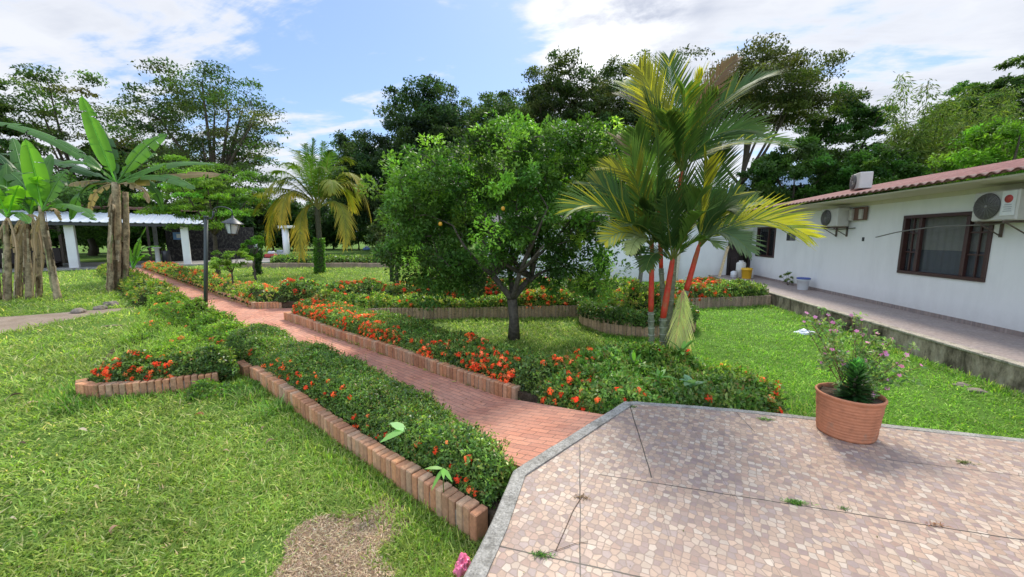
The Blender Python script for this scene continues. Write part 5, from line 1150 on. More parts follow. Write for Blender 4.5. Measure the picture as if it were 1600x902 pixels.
# orange tree -----------------------------------------------------------
ob = gnd(803, 530); OD = -ob[0]*sin(YAW)+ob[1]*cos(YAW)
M_ORL = mat_leaf('orange_leaf', .38, .5, .25, 1.9)
def orange_tree():
    global rng
    keep = rng; rng = np.random.default_rng(99)
    root = empty('orange_tree', (ob[0], ob[1], 0), 'rounded orange tree with glossy leaves and a few fruits on the lawn', 'fruit tree')
    op = lambda x, y, d=0.: dist(x, y, OD+d)
    # crown lobes in the tree's own space (x right, y away, z up) as (px, py, radius m)
    lobes = [(775, 300, 1.35), (690, 300, 1.05), (655, 345, .75), (640, 300, .6), (700, 390, .8), (760, 390, .9), (860, 330, 1.05), (880, 270, .9), (800, 250, .8), (720, 258, .55), (905, 400, .75), (940, 330, .7), (840, 400, .8), (665, 420, .45), (925, 440, .35), (865, 228, .5), (925, 235, .5), (745, 430, .45), (950, 260, .6), (690, 440, .3), (640, 390, .45)]
    wood = MB(); wood.cc = (.10, .085, .065)
    A = op(803, 530); A[2] = -.02; F = op(800, 468)
    wood.tube([A, (A+F)/2+np.array([.02, 0, 0]), F], [.13, .095, .10], 12)
    mains = [(op(770, 430, -.2), .07), (op(830, 432, .15), .075), (op(795, 420, .35), .06), (op(812, 425, -.4), .055)]
    jp = [(F, .08)]
    for m, r_ in mains:
        q = bez(F, (F+m)/2+rng.normal(0, .05, 3), m, np.linspace(0, 1, 6)); wood.tube(q, np.linspace(r_, r_*.75, 6), 8)
        for _ in range(4):
            e = m+np.array([rng.uniform(-1.2, 1.2), rng.uniform(-1.2, 1.2), rng.uniform(.4, 1.7)]); q2 = bez(m, (m+e)/2+np.array([rng.uniform(-.2, .2), 0, -.15]), e, np.linspace(0, 1, 7)); wood.tube(q2, np.linspace(r_*.7, .015, 7), 6); jp += [(k_, .02) for k_ in q2[1:]]
    m = op(860, 425, .1); q = bez(op(828, 440), op(845, 420), op(880, 418, .2), np.linspace(0, 1, 7)); wood.tube(q, np.linspace(.035, .02, 7), 7)
    JP = np.array([j[0] for j in jp]); C = []
    for (x, y, r_) in lobes:
        c0 = op(x, y, 0.); k = int(26*r_**2)+5
        for _ in range(k): d = rdir(1)[0]; d[1] *= 1.; dd_ = rng.uniform(.35, 1)**.5*r_; C.append(c0+d*dd_*np.array([1, 1.15, .9])+np.array([0, rng.uniform(-.5, .7)*.6, 0]))
    C = np.array(C); C = C[np.argsort(np.linalg.norm(C-op(790, 400), axis=1))]
    for p in C: j = np.argmin(np.linalg.norm(JP-p, axis=1)+.5*np.maximum(0, JP[:, 2]-p[2])); a = JP[j]; q = bez(a, (a+p)/2+rng.normal(0, .08, 3), p, np.linspace(0, 1, 4)); JP = np.vstack([JP, q[2:]]); wood.tube(q, [.014, .010, .007, .004], 4, False)
    wood.build('trunk', M_BARK, root)
    per = 240; n = len(C)*per; ci = np.repeat(np.arange(len(C)), per); cs = rng.uniform(.16, .34, len(C))
    sub = rdir(len(C)*9).reshape(len(C), 9, 3); si = rng.integers(0, 9, n); d = sub[ci, si]*.8+rdir(n)*.38
    P = C[ci]+d*cs[ci][:, None]*np.array([1, 1, .85]); D = unit(d+rdir(n)*.8+np.array([0, 0, .1])); N = unit(rdir(n)*.7+np.array([0, 0, 1.]))
    L = rng.uniform(.045, .095, n); cc = palette(len(C), [(.042, .085, .018), (.058, .12, .024), (.08, .15, .03), (.03, .06, .015), (.16, .25, .045)], [4, 4, 3, 2, 1.3], .2)[ci]*(1+.2*rng.standard_normal((n, 1)))
    link('crown', npmesh('crown', leafV(P, D, N, L, L*.5), np.clip(cc, .004, 1)), M_ORL, root)
    for (x, y) in ((786, 326), (688, 350)):
        b = MB(); b.cc = (.72, .36, .03); p = op(x, y, -1.15 if 700 < x < 850 else -.9); b.lathe([(.004, -.036), (.018, -.032), (.028, -.018), (.032, 0), (.028, .018), (.018, .031), (.004, .034)], tuple(p), 14); b.build('orange', M_PLAST, root)
    rng = keep
orange_tree()
# slender tree in the round bed
tree('slender_tree', 'slender small tree with a pale trunk in the round brick bed', (FC[0]+.12, FC[1]+.35), 3.2, 2.25, .62, .75, 34, 170, .085, [(.06, .12, .025), (.08, .15, .03), (.045, .09, .02)], .055, .7, limbs=6, bark=(.24, .23, .20), seed=77)

# ------------------------------------------------------------------ coconut palm
cb = gnd(500, 428); CD = -cb[0]*sin(YAW)+cb[1]*cos(YAW)
cp = empty('coconut_palm', (cb[0], cb[1], 0), 'coconut palm with drooping yellowing fronds on the far lawn', 'palm tree')
cpt = lambda x, y, d=0.: dist(x, y, CD+d)
b = MB(); b.cc = (.09, .085, .06); top_ = cpt(497, 325); a = np.array([cb[0], cb[1], 0.]); q = [a+(top_-a)*f+np.array([.05*sin(f*5), 0, 0]) for f in np.linspace(0, 1, 22)]
b.tube(q, [.22-.09*min(1, f*2.2)+.012*(i % 2) for i, f in enumerate(np.linspace(0, 1, 22))], 12); b.build('trunk', M_BARK, cp)
n = 3000; f = .55*rng.random(n)**1.5; a_ = rng.uniform(0, 2*pi, n); P = a+(top_-a)*f[:, None]+np.stack([np.cos(a_), np.sin(a_), 0*a_], 1)*rng.uniform(.14, .26, (n, 1)); D = unit(np.stack([np.cos(a_), np.sin(a_), rng.uniform(-.8, .4, n)], 1)+.3*rdir(n))
link('climbing_leaves', npmesh('climbing_leaves', leafV(P, D, rdir(n)+[0, 0, 1], .09, .06), palette(n, [(.06, .14, .02), (.10, .20, .03)])), M_LEAF, cp)
cf = [((490, 218), (-6, -8), 0, 0), ((462, 235), (-12, -45), .5, .1), ((515, 235), (8, -35), -.8, 0), ((545, 250), (6, -60), .8, .2), ((566, 292), (10, -75), -.5, .5), ((582, 355), (22, -110), .3, .8), ((540, 385), (26, -70), -1.6, .7), ((552, 330), (18, -70), 1.5, .5),
      ((398, 330), (-12, -62), -.6, .7), ((420, 385), (-38, -95), .4, 1.), ((395, 312), (-20, -50), 1.0, .5), ((440, 350), (-28, -75), -1.8, 1.), ((430, 270), (-15, -45), .8, .1), ((470, 400), (-22, -60), -1.4, 1.), ((500, 260), (0, -30), -1.9, .1), ((445, 255), (-10, -45), -1.4, .1), ((478, 225), (-8, -20), 1.0, 0), ((418, 300), (-18, -60), -1.5, .4), ((520, 300), (10, -60), -2.2, .3), ((505, 222), (3, -10), 1.2, 0), ((530, 262), (8, -45), 1.8, .05), ((455, 262), (-8, -50), 1.9, .05), ((480, 240), (-4, -20), -1.6, 0), ((520, 240), (6, -30), .6, 0), ((438, 290), (-12, -55), -.2, .2), ((560, 310), (12, -70), .9, .3)]
for tp, bow, dd_, yl in cf:
    a = top_+rng.normal(0, .08, 3); b_ = cpt(tp[0], tp[1], dd_); c_ = cpt((497+tp[0])/2+bow[0], (325+tp[1])/2+bow[1], dd_*.4)
    col = tuple(np.array((.085, .16, .03))*(1-yl*.3)+np.array((.30, .26, .04))*yl*.3)
    frond(a, c_, b_, 62, .95, .046, col, (.50, .33, .05), yl*.85, t0=.12, fwd=.85, lift=.0, droop=.35+.3*yl, rw=.03, parent=cp, mat=M_PALM, pcol=(.26, .24, .07), ragged=.35)

# ------------------------------------------------------------------ banana plants
def banana_leaf(a, c, b, W, col, name='leaf', parent=None, torn=.5, mat=None, droop=.25, fold=.18, pet=.14):
    a, c, b = map(np.asarray, (a, c, b)); ns = 34; t = np.linspace(0, 1, ns); P = bez(a, c, b, t); T = unit(np.gradient(P, axis=0))
    S = unit(np.cross(T, np.array([0, 0, 1.])+unit(np.array([-P[0][0], -P[0][1], 0.]))*rng.uniform(.5, 1.5)+rng.normal(0, .25, 3))); Nn = np.cross(S, T); mb = MB()
    rib = MB(); mb.cc = tuple(min(1, k*1.5+.04) for k in col); mb.tube(P, np.linspace(.032, .006, ns), 5, False)
    torn = min(.97, torn*1.4+.1); w_ = .86*W/2*np.clip(np.sin(np.clip((t-pet)/(1-pet), 0, 1)**.75*pi), 0, 1)**.45
    for sg in (-1, 1):
        i = int(ns*pet)
        while i < ns-1:
            seg = int(rng.integers(1, 7)) if rng.random() < torn else int(rng.integers(5, 14)); j = min(ns-1, i+seg); dr = rng.uniform(.0, 2.0)*droop; tw = rng.normal(0, .30)*torn
            V, F = [], []; m = j-i+1; gap = .022 if j < ns-1 else 0
            for k in range(i, j+1):
                e = (k-i)/max(1, m-1)-.5
                for q in range(4):
                    u = q/3; V.append(P[k]+S[k]*sg*w_[k]*u*(1-dr*.25)+Nn[k]*w_[k]*(fold*u*(1-u)*2)-np.array([0, 0, 1.])*w_[k]*dr*u**2+T[k]*(tw*u*w_[k]-gap*e*2*u))
            for k in range(m-1):
                for q in range(3): F.append((k*4+q, k*4+q+1, (k+1)*4+q+1, (k+1)*4+q))
            s_ = rng.uniform(.85, 1.15); mb.cc = tuple(k_*s_ for k_ in col); mb.add(V, F, True); i = j
    return mb.build(name, mat or M_BAN, parent)
def mat_banana():
    m = mat_leaf('banana_leaf', .42, .4, .4); return m
M_BAN = mat_banana()
def banana(label, D, stems_, leaves, dead, name='banana_plant', hang=12):
    bx_ = stems_[0][0]; g_ = gnd(bx_[0], bx_[1]); root = empty(name, (g_[0], g_[1], 0), label, 'banana plant', 'banana plants on the left')
    bp = lambda x, y, d=0.: dist(x, y, D+d)
    for (b0_, t0_, r_, dz_) in stems_:
        A = bp(*b0_, dz_); A[2] = -.02; T_ = bp(*t0_, dz_); mb = MB(); ks = 16
        q = [A+(T_-A)*f+np.array([.05*sin(4*f+b0_[0]), 0, 0]) for f in np.linspace(0, 1, ks)]
        mb.cc = (.38, .29, .18); r_ *= .58; mb.tube(q, [r_*(1.3-.5*f)*(1+.07*sin(i*2.3)) for i, f in enumerate(np.linspace(0, 1, ks))], 12)
        # overlapping papery sheaths
        for k in range(30):
            f0 = rng.uniform(0, .75); f1 = f0+rng.uniform(.15, .35); az = rng.uniform(0, 2*pi); mb.cc = tuple(np.array(random.choice([(.46, .36, .24), (.30, .20, .12), (.58, .48, .34), (.13, .09, .05), (.26, .28, .12)])))
            V = []; 
            for f in np.linspace(f0, min(1, f1), 6):
                c0 = A+(T_-A)*f
                for da in (-.28, 0, .28): V.append(c0+np.array([cos(az+da), sin(az+da), 0])*r_*(1.42-.5*f)*(1.03 if f < f1-.02 else 1.15))
            mb.add(V, [(i*3+j, i*3+j+1, (i+1)*3+j+1, (i+1)*3+j) for i in range(5) for j in (0, 1)], True)
        mb.build('stem', M_STEM, root)
    for (o_, t_, bow, dd_, W, col, torn) in leaves:
        banana_leaf(bp(o_[0], o_[1]), bp((o_[0]+t_[0])/2+bow[0], (o_[1]+t_[1])/2+bow[1], dd_*.4), bp(t_[0], t_[1], dd_), W, col, 'leaf', root, torn)
    for (o_, t_, bow, dd_, W) in dead:
        banana_leaf(bp(o_[0], o_[1]), bp((o_[0]+t_[0])/2+bow[0], (o_[1]+t_[1])/2+bow[1], dd_*.4), bp(t_[0], t_[1], dd_), W, (.34, .24, .15), 'dead_leaf', root, .95, M_DRY, .7, .3)
    return root
M_STEM = mat_attr('banana_stem', .85, .15, 9, .5, .6, .02, ((.07, .05, .03), 5, .5, .7))
BGn, BGl, BGd = (.09, .20, .035), (.16, .36, .03), (.05, .12, .03)
o_ = (182, 288)
banana('tall banana plant beside the path with one erect bright leaf', 14.3, [((181, 458), (180, 285), .23, 0), ((194, 455), (196, 300), .17, .3), ((172, 458), (176, 320), .13, -.25)],
       [(o_, (128, 150), (-4, -6), -.3, .62, BGl, .35), (o_, (-20, 190), (10, -40), -.5, .62, BGn, .8), (o_, (0, 240), (5, -20), .6, .6, BGd, .5), (o_, (262, 210), (4, -32), .5, .55, BGn, .8), (o_, (335, 258), (0, -32), -.4, .62, BGn, .6), (o_, (305, 296), (4, -34), -.9, .6, BGn, .5), (o_, (245, 240), (0, -22), 1.2, .5, BGn, .7), (o_, (150, 190), (8, -15), .9, .5, BGd, .8), (o_, (90, 255), (10, -30), -1.0, .5, BGn, .6), (o_, (110, 345), (-20, -50), .6, .5, BGd, .6), (o_, (255, 330), (20, -50), .7, .45, BGd, .6)],
       [(o_, (345, 272), (0, -12), .4, .5), (o_, (232, 318), (20, -24), -.3, .3), (o_, (140, 335), (-18, -26), .4, .3), (o_, (100, 290), (-5, -12), .6, .3), (o_, (172, 350), (-8, -10), -.3, .22)])
o1_, o2_, o3_ = (48, 335), (12, 340), (66, 330)
banana('leaning banana plant at the right of the left-edge cluster', 12.1, [((90, 472), (64, 322), .12, 0)],
       [(o3_, (40, 218), (4, -6), -.2, .62, BGl, .2), (o3_, (150, 345), (0, -35), -.4, .5, BGn, .5), (o3_, (105, 265), (4, -20), .5, .45, BGn, .6), (o3_, (-10, 260), (0, -30), .4, .55, BGn, .5)],
       [(o3_, (56, 400), (-14, -8), -.2, .2), (o3_, (95, 345), (10, -20), .3, .22)])
banana('ragged banana plant with brown hanging leaves in the left-edge cluster', 12.3, [((45, 472), (40, 335), .13, 0), ((30, 474), (30, 350), .12, .2), ((62, 468), (58, 345), .10, .35)],
       [(o1_, (-15, 235), (-3, -35), .3, .55, BGd, .6), (o1_, (80, 240), (3, -20), .7, .5, BGn, .5), (o1_, (20, 215), (0, -15), 1.0, .5, BGn, .4), (o1_, (-20, 330), (0, -35), -.5, .5, BGl, .4), (o1_, (100, 330), (0, -40), .6, .5, BGn, .5), (o1_, (60, 275), (2, -20), -.5, .45, BGl, .7), (o1_, (-5, 290), (0, -25), -.7, .5, BGn, .7), (o1_, (110, 285), (0, -35), 1., .5, BGd, .7)],
       [(o1_, (26, 425), (-16, -10), -.3, .18), (o1_, (64, 430), (16, -8), -.3, .16), (o1_, (16, 390), (-14, -20), .2, .2), (o1_, (77, 395), (14, -20), .3, .18), (o1_, (50, 460), (10, -5), -.3, .14)])
banana('banana plant at the very left edge with drooping pale leaves', 11.9, [((12, 470), (8, 345), .12, 0), ((-4, 472), (-12, 340), .12, .2)],
       [(o2_, (-30, 270), (0, -20), -.4, .5, BGl, .5), (o2_, (30, 290), (3, -20), -.6, .45, BGl, .4), (o2_, (-60, 350), (0, -40), 0, .5, BGn, .5), (o2_, (10, 255), (0, -10), .5, .5, BGn, .5), (o2_, (45, 350), (2, -25), -.8, .4, BGn, .6)],
       [(o2_, (-10, 430), (-14, -10), -.3, .16), (o2_, (24, 440), (14, -10), -.3, .16)])
o6 = (208, 440)
banana('young banana sucker with pale narrow leaves beside the tall banana plant', 15.2, [((208, 462), (208, 430), .05, 0)],
       [((208, 420), (250, 385), (-14, -22), .3, .22, BGl, .3), ((208, 420), (190, 370), (0, -12), .2, .24, BGl, .3), ((208, 420), (228, 355), (-4, -10), -.3, .22, BGn, .3), ((208, 420), (235, 400), (0, -20), -.4, .2, BGl, .3)], [])

# ------------------------------------------------------------------ lamp post
lp = gnd(321, 498, .05); lz = dist(321, 340, 9.55)[2]
lamp = empty('street_lamp', (lp[0], lp[1], 0), 'dark green garden lamp post with a curved arm and glass lantern', 'street lamp')
lx = np.array([cos(YAW), sin(YAW)])     # towards the right of the garden
L3 = lambda a, z, back=0.: (lp[0]+lx[0]*a-lx[1]*back, lp[1]+lx[1]*a+lx[0]*back, z)
b = MB(); b.cc = (.035, .045, .04); b.tube([L3(0, -.02), L3(0, lz)], .042, 14); b.tube([L3(0, lz-.02), L3(0, lz+.03)], .05, 14); b.tube([L3(0, .0), L3(0, .12)], .07, 14); b.build('pole', M_METAL, lamp)
b = MB(); b.cc = (.03, .035, .035); b.tube([L3(.0, lz-.03), L3(.14, lz-.02), L3(.17, lz+.05), L3(.17, lz+.16)], .022, 8)
b.tube([L3(.17+.22*(1-cos(a)), lz+.16+.12*sin(a)) for a in np.linspace(0, pi*.93, 16)]+[L3(.615, lz+.09)], .013, 8); b.tube([L3(.17, lz+.1), L3(.25, lz+.14), L3(.22, lz+.2)], .008, 6); b.build('arm', M_METAL, lamp)
lc = L3(.62, lz-.32)
b = MB(); b.cc = (.035, .04, .04)
b.lathe([(.012, .42), (.03, .41), (.035, .37), (.06, .355), (.13, .31), (.225, .25), (.235, .235), (.16, .225)], lc, 6); b.lathe([(.02, -.04), (.03, -.02), (.10, -.005), (.105, .01), (.02, .012)], lc, 6)
for k in range(6): a = pi/3*k; b.tube([(lc[0]+.10*cos(a), lc[1]+.10*sin(a), lc[2]), (lc[0]+.165*cos(a), lc[1]+.165*sin(a), lc[2]+.235)], .007, 5)
ln = b.build('lantern', M_METAL, lamp)
mg, _, bsg = newmat('lantern_glass', .25, .5, (.72, .74, .74)); bsg.inputs['Transmission Weight'].default_value = .35
b = MB(); b.lathe([(.094, .005), (.155, .232)], lc, 6, False); b.build('glass', mg, ln)
b = MB(); b.cc = (.7, .7, .66); b.lathe([(.02, .05), (.035, .09), (.03, .14), (.015, .18)], lc, 10); b.build('bulb', M_PLAST, ln)
lean_ = math.atan2(.27, lz); lamp.rotation_euler = (-lean_*sin(YAW), lean_*cos(YAW), 0)
# a short black post on the lawn, a thin pole, and the far sign
g_ = gnd(612, 440); b = MB(); b.cc = (.03, .028, .025); b.tube([(g_[0], g_[1], -.02), (g_[0], g_[1], dist(612, 385, 17.4)[2])], .075, 12); b.tube([(g_[0], g_[1], dist(612, 386, 17.4)[2]), (g_[0], g_[1], dist(612, 381, 17.4)[2])], .095, 12)
tag(b.build('post', M_METAL), 'short dark post standing on the far lawn left of the orange tree', 'post')
g_ = gnd(606, 412); b = MB(); b.cc = (.45, .45, .43); b.tube([(g_[0], g_[1], -.02), (g_[0], g_[1], 3.4)], .035, 8); tag(b.build('thin_pole', M_METAL), 'thin pale pole behind the dark post on the far lawn', 'pole')
g_ = gnd(602, 411); sg = empty('sign_board', (g_[0], g_[1], 0), 'small white sign board on legs behind the dark post', 'sign'); D_ = 29.5
c0 = dist(607, 396, D_); b = MB(); b.cc = (.62, .60, .60); b.box(tuple(c0), (.85, .04, .82), rz=YAW, bev=.01); b.build('board', M_PAINT, sg)
b = MB(); b.cc = (.12, .1, .1)
for a in (-.38, .38): b.tube([(c0[0]+a*cos(YAW), c0[1]+a*sin(YAW)+.05, -.02), (c0[0]+a*cos(YAW), c0[1]+a*sin(YAW)+.05, c0[2]+.5)], .035, 6)
b.build('legs', M_METAL, sg)
b = MB(); b.cc = (.42, .40, .40)
for q in range(5): p = c0+np.array([sin(YAW)*.03, -.03*cos(YAW), .28-q*.13]); b.box(tuple(p), (.62-.1*(q % 2), .01, .02), rz=YAW)
b.build('printed_lines', M_PAINT, sg)
for k, px in enumerate((594, 600)):
    p = dist(px, 396, 31.5); b = MB(); b.cc = (.02, .02, .025); b.lathe([(.2, 0), (.23, .05), (.23, .78), (.25, .8), (.25, .9), (.1, .95)], (p[0], p[1], 0), 16)
    tag(b.build('rubbish_bin', M_PLAST), ('left' if k == 0 else 'right')+' one of two dark bins behind the small sign board', 'bin', 'dark bins')
# vine-covered lantern post
vb = gnd(403, 430); vt = empty('vine_covered_post', (vb[0], vb[1], 0), 'short post smothered in dark leaves with a white lantern on top', 'garden lamp'); VD = -vb[0]*sin(YAW)+vb[1]*cos(YAW)
top2 = dist(402, 388, VD); b = MB(); b.cc = (.05, .045, .035); b.tube([(vb[0], vb[1], -.02), (vb[0]+.08, vb[1], .5), tuple(top2)], .07, 8); b.build('post', M_BARK, vt)
b = MB(); b.cc = (.7, .72, .7); b.lathe([(.09, -.14), (.14, -.1), (.17, .14), (.11, .2), (.02, .23)], tuple(top2), 12); b.build('lantern', M_PLAST, vt)
n = 3600; f = rng.uniform(0, 1, n); q = np.array([vb[0], vb[1], 0.])+(top2-np.array([vb[0], vb[1], 0.]))*f[:, None]; P = q+rdir(n)*(.10+.34*np.abs(f-.35)[:, None]**1.)*rng.uniform(.5, 1, (n, 1)); m = ~((f > .85) & (rng.random(n) < .6)); P = P[m]; n = len(P)
link('leaves', npmesh('leaves', leafV(P, rdir(n), rdir(n)+[0, 0, 1], .13, .08), palette(n, DB+[(.05, .10, .02)])), M_LEAF, vt)
for (px, py, D_, pw, nl, lab) in ((625, 398, 27, 22, 14, 'bright green broad-leafed clump near the far sign board'), (592, 398, 27, 14, 8, 'small green clump left of the far sign board')):
    q = gnd(px, 408); weed(lab, (q[0], q[1], .15), nl, 1.3, .4, LG, (.5, 1.3), 'leafy_clump', .3, group=None)

# ------------------------------------------------------------------ open shed on the left
S0 = gnd(118, 421); S1 = gnd(294, 415); sd = unit(S1-S0); sn = np.array([-sd[1], sd[0]]); step_ = np.linalg.norm(S1-S0)
if sn.dot(S0) < 0: sn = -sn
def sh(a, bk, z): p = S0+sd*a+sn*bk; return (p[0], p[1], z)
srz = math.atan2(sd[1], sd[0]); shed = empty('open_shed', (*S0, 0), 'open shed with a ribbed white metal roof and white columns', 'shed')
sf = MB(); sf.cc = (.34, .32, .29); p = sh(step_*.2, 3, .04); sf.box(p, (step_*4, 7.4, .14), rz=srz); tag(sf.build('shed_floor', M_CONC), kind='structure')
for a in (-step_, 0, step_): b = MB(); b.cc = (.66, .67, .68); b.box(sh(a, 0, 1.45), (.42, .42, 2.9), rz=srz, bev=.02); b.build('column', M_WALL, shed)
for a in (-.6*step_, .28*step_, .62*step_): b = MB(); b.cc = (.2, .2, .19); b.box(sh(a, 6, 1.6), (.25, .25, 3.2), rz=srz, bev=.02); b.build('back_column', M_CONC, shed)
ez, rz_ = 2.95, 3.78; nr = 190; tt = np.linspace(-step_*1.6, step_*1.22, nr); prf = [.06 if i % 5 in (0,) else 0. for i in range(nr)]
V = [sh(t_, -.7, ez+h_) for t_, h_ in zip(tt, prf)]+[sh(t_, 5.2, rz_+h_) for t_, h_ in zip(tt, prf)]; V += [(x, y, z-.03) for x, y, z in V]
F = [(i, i+1, nr+i+1, nr+i) for i in range(nr-1)]+[(2*nr+i, 3*nr+i, 3*nr+i+1, 2*nr+i+1) for i in range(nr-1)]+[(i, 2*nr+i, 2*nr+i+1, i+1) for i in range(nr-1)]
b = MB(); b.cc = (.56, .60, .64); b.add(V, F); b.build('roof', mat_attr('sheet_metal', .35, .6, 3, .12, .1, .003), shed)
b = MB(); b.cc = (.04, .04, .045); b.box(sh(-.2*step_, -.55, ez-.12), (step_*2.8, .08, .20), rz=srz); b.box(sh(-.2*step_, 2.4, ez+.2), (step_*2.8, .08, .2), rz=srz)
for k in range(8): q0, q1 = sh(-step_*1.5+k*step_*.38, -.6, ez-.06), sh(-step_*1.5+k*step_*.38, 5.2, rz_-.08); b.tube([q0, q1], .05, 4)
b.build('roof_beams', M_METAL, shed)
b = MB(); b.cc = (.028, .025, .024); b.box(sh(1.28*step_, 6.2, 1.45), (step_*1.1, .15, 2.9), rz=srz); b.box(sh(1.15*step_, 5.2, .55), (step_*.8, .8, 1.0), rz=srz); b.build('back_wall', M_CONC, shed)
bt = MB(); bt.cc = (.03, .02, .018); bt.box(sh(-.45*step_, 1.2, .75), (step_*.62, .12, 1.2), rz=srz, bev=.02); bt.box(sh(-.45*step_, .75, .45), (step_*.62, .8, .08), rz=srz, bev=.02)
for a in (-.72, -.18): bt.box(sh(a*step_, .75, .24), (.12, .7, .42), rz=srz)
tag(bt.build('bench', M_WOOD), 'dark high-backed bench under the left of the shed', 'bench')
tb = empty('table', sh(.55*step_, 2.0, .11), 'dark counter table inside the shed behind the banana plant', 'table')
b = MB(); b.cc = (.05, .025, .02); b.box(sh(.55*step_, 2.0, .95), (2.6, 1.0, .08), rz=srz, bev=.01); b.build('table_top', M_WOOD, tb)
b = MB(); b.box(sh(.55*step_, 2.0, .5), (2.2, .7, .8), rz=srz) if False else None
for a_, b_ in ((-1.1, -.35), (1.1, -.35), (-1.1, .35), (1.1, .35)):
    b = MB(); b.cc = (.05, .03, .025); b.box(sh(.55*step_+a_, 2.0+b_, .51), (.1, .1, .79), rz=srz); b.build('leg', M_WOOD, tb)
for k, (a_, b_, col, lab) in enumerate((( .78, 1.2, (.03, .03, .035), 'dark drum standing inside the shed'), (.70, 1.0, (.5, .5, .48), 'white stool post inside the shed left of the right column'))):
    b = MB(); b.cc = col; p = sh(a_*step_, b_, .11); b.lathe([(.24, 0), (.25, .9), (.22, .95)] if k == 0 else [(.16, 0), (.15, .02), (.13, 1.1), (.24, 1.14), (.24, 1.2)], p, 16); tag(b.build('drum' if k == 0 else 'stool', M_PLAST), lab, 'drum' if k == 0 else 'stool')
b = MB(); b.cc = (.10, .2, .42); b.box(sh(.93*step_, 3.2, 2.1), (.9, .05, .55), rz=srz); b.cc = (.5, .52, .55); b.box(sh(.93*step_, 3.16, 2.1), (.5, .02, .3), rz=srz); tag(b.build('hanging_banner', M_PAINT), 'blue and white banner hanging inside the shed near the right column', 'banner')
# second roof behind the shed
r2 = empty('back_shelter', sh(.1*step_, 10, 0), 'rusty flat-roofed shelter behind the white-roofed shed', 'shelter')
b = MB(); b.cc = (.26, .14, .10); b.add([sh(-1.6*step_, 8, 4.35), sh(1.45*step_, 8, 4.35), sh(1.45*step_, 13, 4.75), sh(-1.6*step_, 13, 4.75), sh(-1.6*step_, 8, 4.22), sh(1.45*step_, 8, 4.22), sh(1.45*step_, 13, 4.62), sh(-1.6*step_, 13, 4.62)], [(0, 1, 2, 3), (4, 7, 6, 5), (0, 4, 5, 1), (1, 5, 6, 2), (2, 6, 7, 3), (3, 7, 4, 0)]); b.build('roof', M_CONC, r2)
for a in (-1.3, -.4, .5, 1.4): b = MB(); b.cc = (.16, .12, .1); b.box(sh(a*step_, 8.4, 2.1), (.16, .16, 4.3), rz=srz); b.build('post', M_CONC, r2)
# white gate column with a cap, toys and tarpaulin far away
q = gnd(449, 406); CDD = -q[0]*sin(YAW)+q[1]*cos(YAW); gc = empty('gate_column', (*q, 0), 'lone white column with a flat cap on the far lawn', 'column')
ct = dist(449, 357, CDD)[2]; b = MB(); b.cc = (.7, .7, .68); b.lathe([(.26, 0), (.26, ct)], (q[0], q[1], 0), 16); b.build('shaft', M_WALL, gc)
b = MB(); b.cc = (.66, .66, .64); b.box((q[0]+.15, q[1], ct+.12), (1.1, .8, .24), rz=YAW, bev=.03); b.build('cap', M_PAINT, gc)
q = gnd(462, 392, 0.); p = dist(462, 361, 50); b = MB(); b.cc = (.06, .16, .40)
V = [(p[0]+(i-3)*.33, p[1]+.5*sin(i), p[2]+.75-j*.45+.1*sin(i*2+j)) for i in range(7) for j in range(4)]; b.add(V, [(i*4+j, (i+1)*4+j, (i+1)*4+j+1, i*4+j+1) for i in range(6) for j in range(3)], True)
ob_ = b.build('tarpaulin', M_PAINT); ob_.modifiers.new('thick', 'SOLIDIFY').thickness = .02; tag(ob_, 'small blue tarpaulin hung behind the lone white column', 'tarpaulin')
for k, (px, py, col, lab) in enumerate(((424, 405, (.5, .06, .05), 'small red and white play car left of the lone white column'), (437, 402, (.55, .55, .52), 'pale play seat beside the red play car'), (573, 392, (.12, .22, .5), 'blue and white bundle lying on the far lawn'))):
    q = gnd(px, py); t = empty('play_car' if k < 2 else 'cloth_bundle', (*q, 0), lab, 'toy' if k < 2 else 'bundle')
    b = MB(); b.cc = col; b.box((q[0], q[1], .30), (1.0, .6, .36), rz=YAW+.2, bev=.1); b.build('body', M_PLAST, t)
    b = MB(); b.cc = (.6, .6, .62); b.box((q[0]+.05, q[1]+.02, .58), (.55, .5, .30), rz=YAW+.2, bev=.1); b.build('top', M_PLAST, t)
    if k < 2:
        for sx in (-.33, .33):
            b = MB(); b.cc = (.03, .03, .03); b.tube([(q[0]+sx, q[1]-.36, .14), (q[0]+sx, q[1]-.28, .14)], .14, 14); b.build('wheel', M_PLAST, t)
# distant mountain
b = MB(); b.cc = (.16, .22, .30); V = []; nA = 60  # distance haze put into the bluish base colour of the hills
for i in range(nA):
    a = R(-60)+R(110)*i/(nA-1); h_ = 40+22*sin(i*.31)+16*sin(i*.83+1)+8*sin(i*1.9)+55*math.exp(-((i-42)/5.)**2)
    for r_, z in ((620, -1), (700, h_*.55), (780, h_)): V.append((r_*sin(a), r_*cos(a), z))
b.add(V, [(i*3+j, (i+1)*3+j, (i+1)*3+j+1, i*3+j+1) for i in range(nA-1) for j in (0, 1)], True); tag(b.build('hills', mat_attr('hazed_hill', .95, .05, .02, .25)), kind='structure')

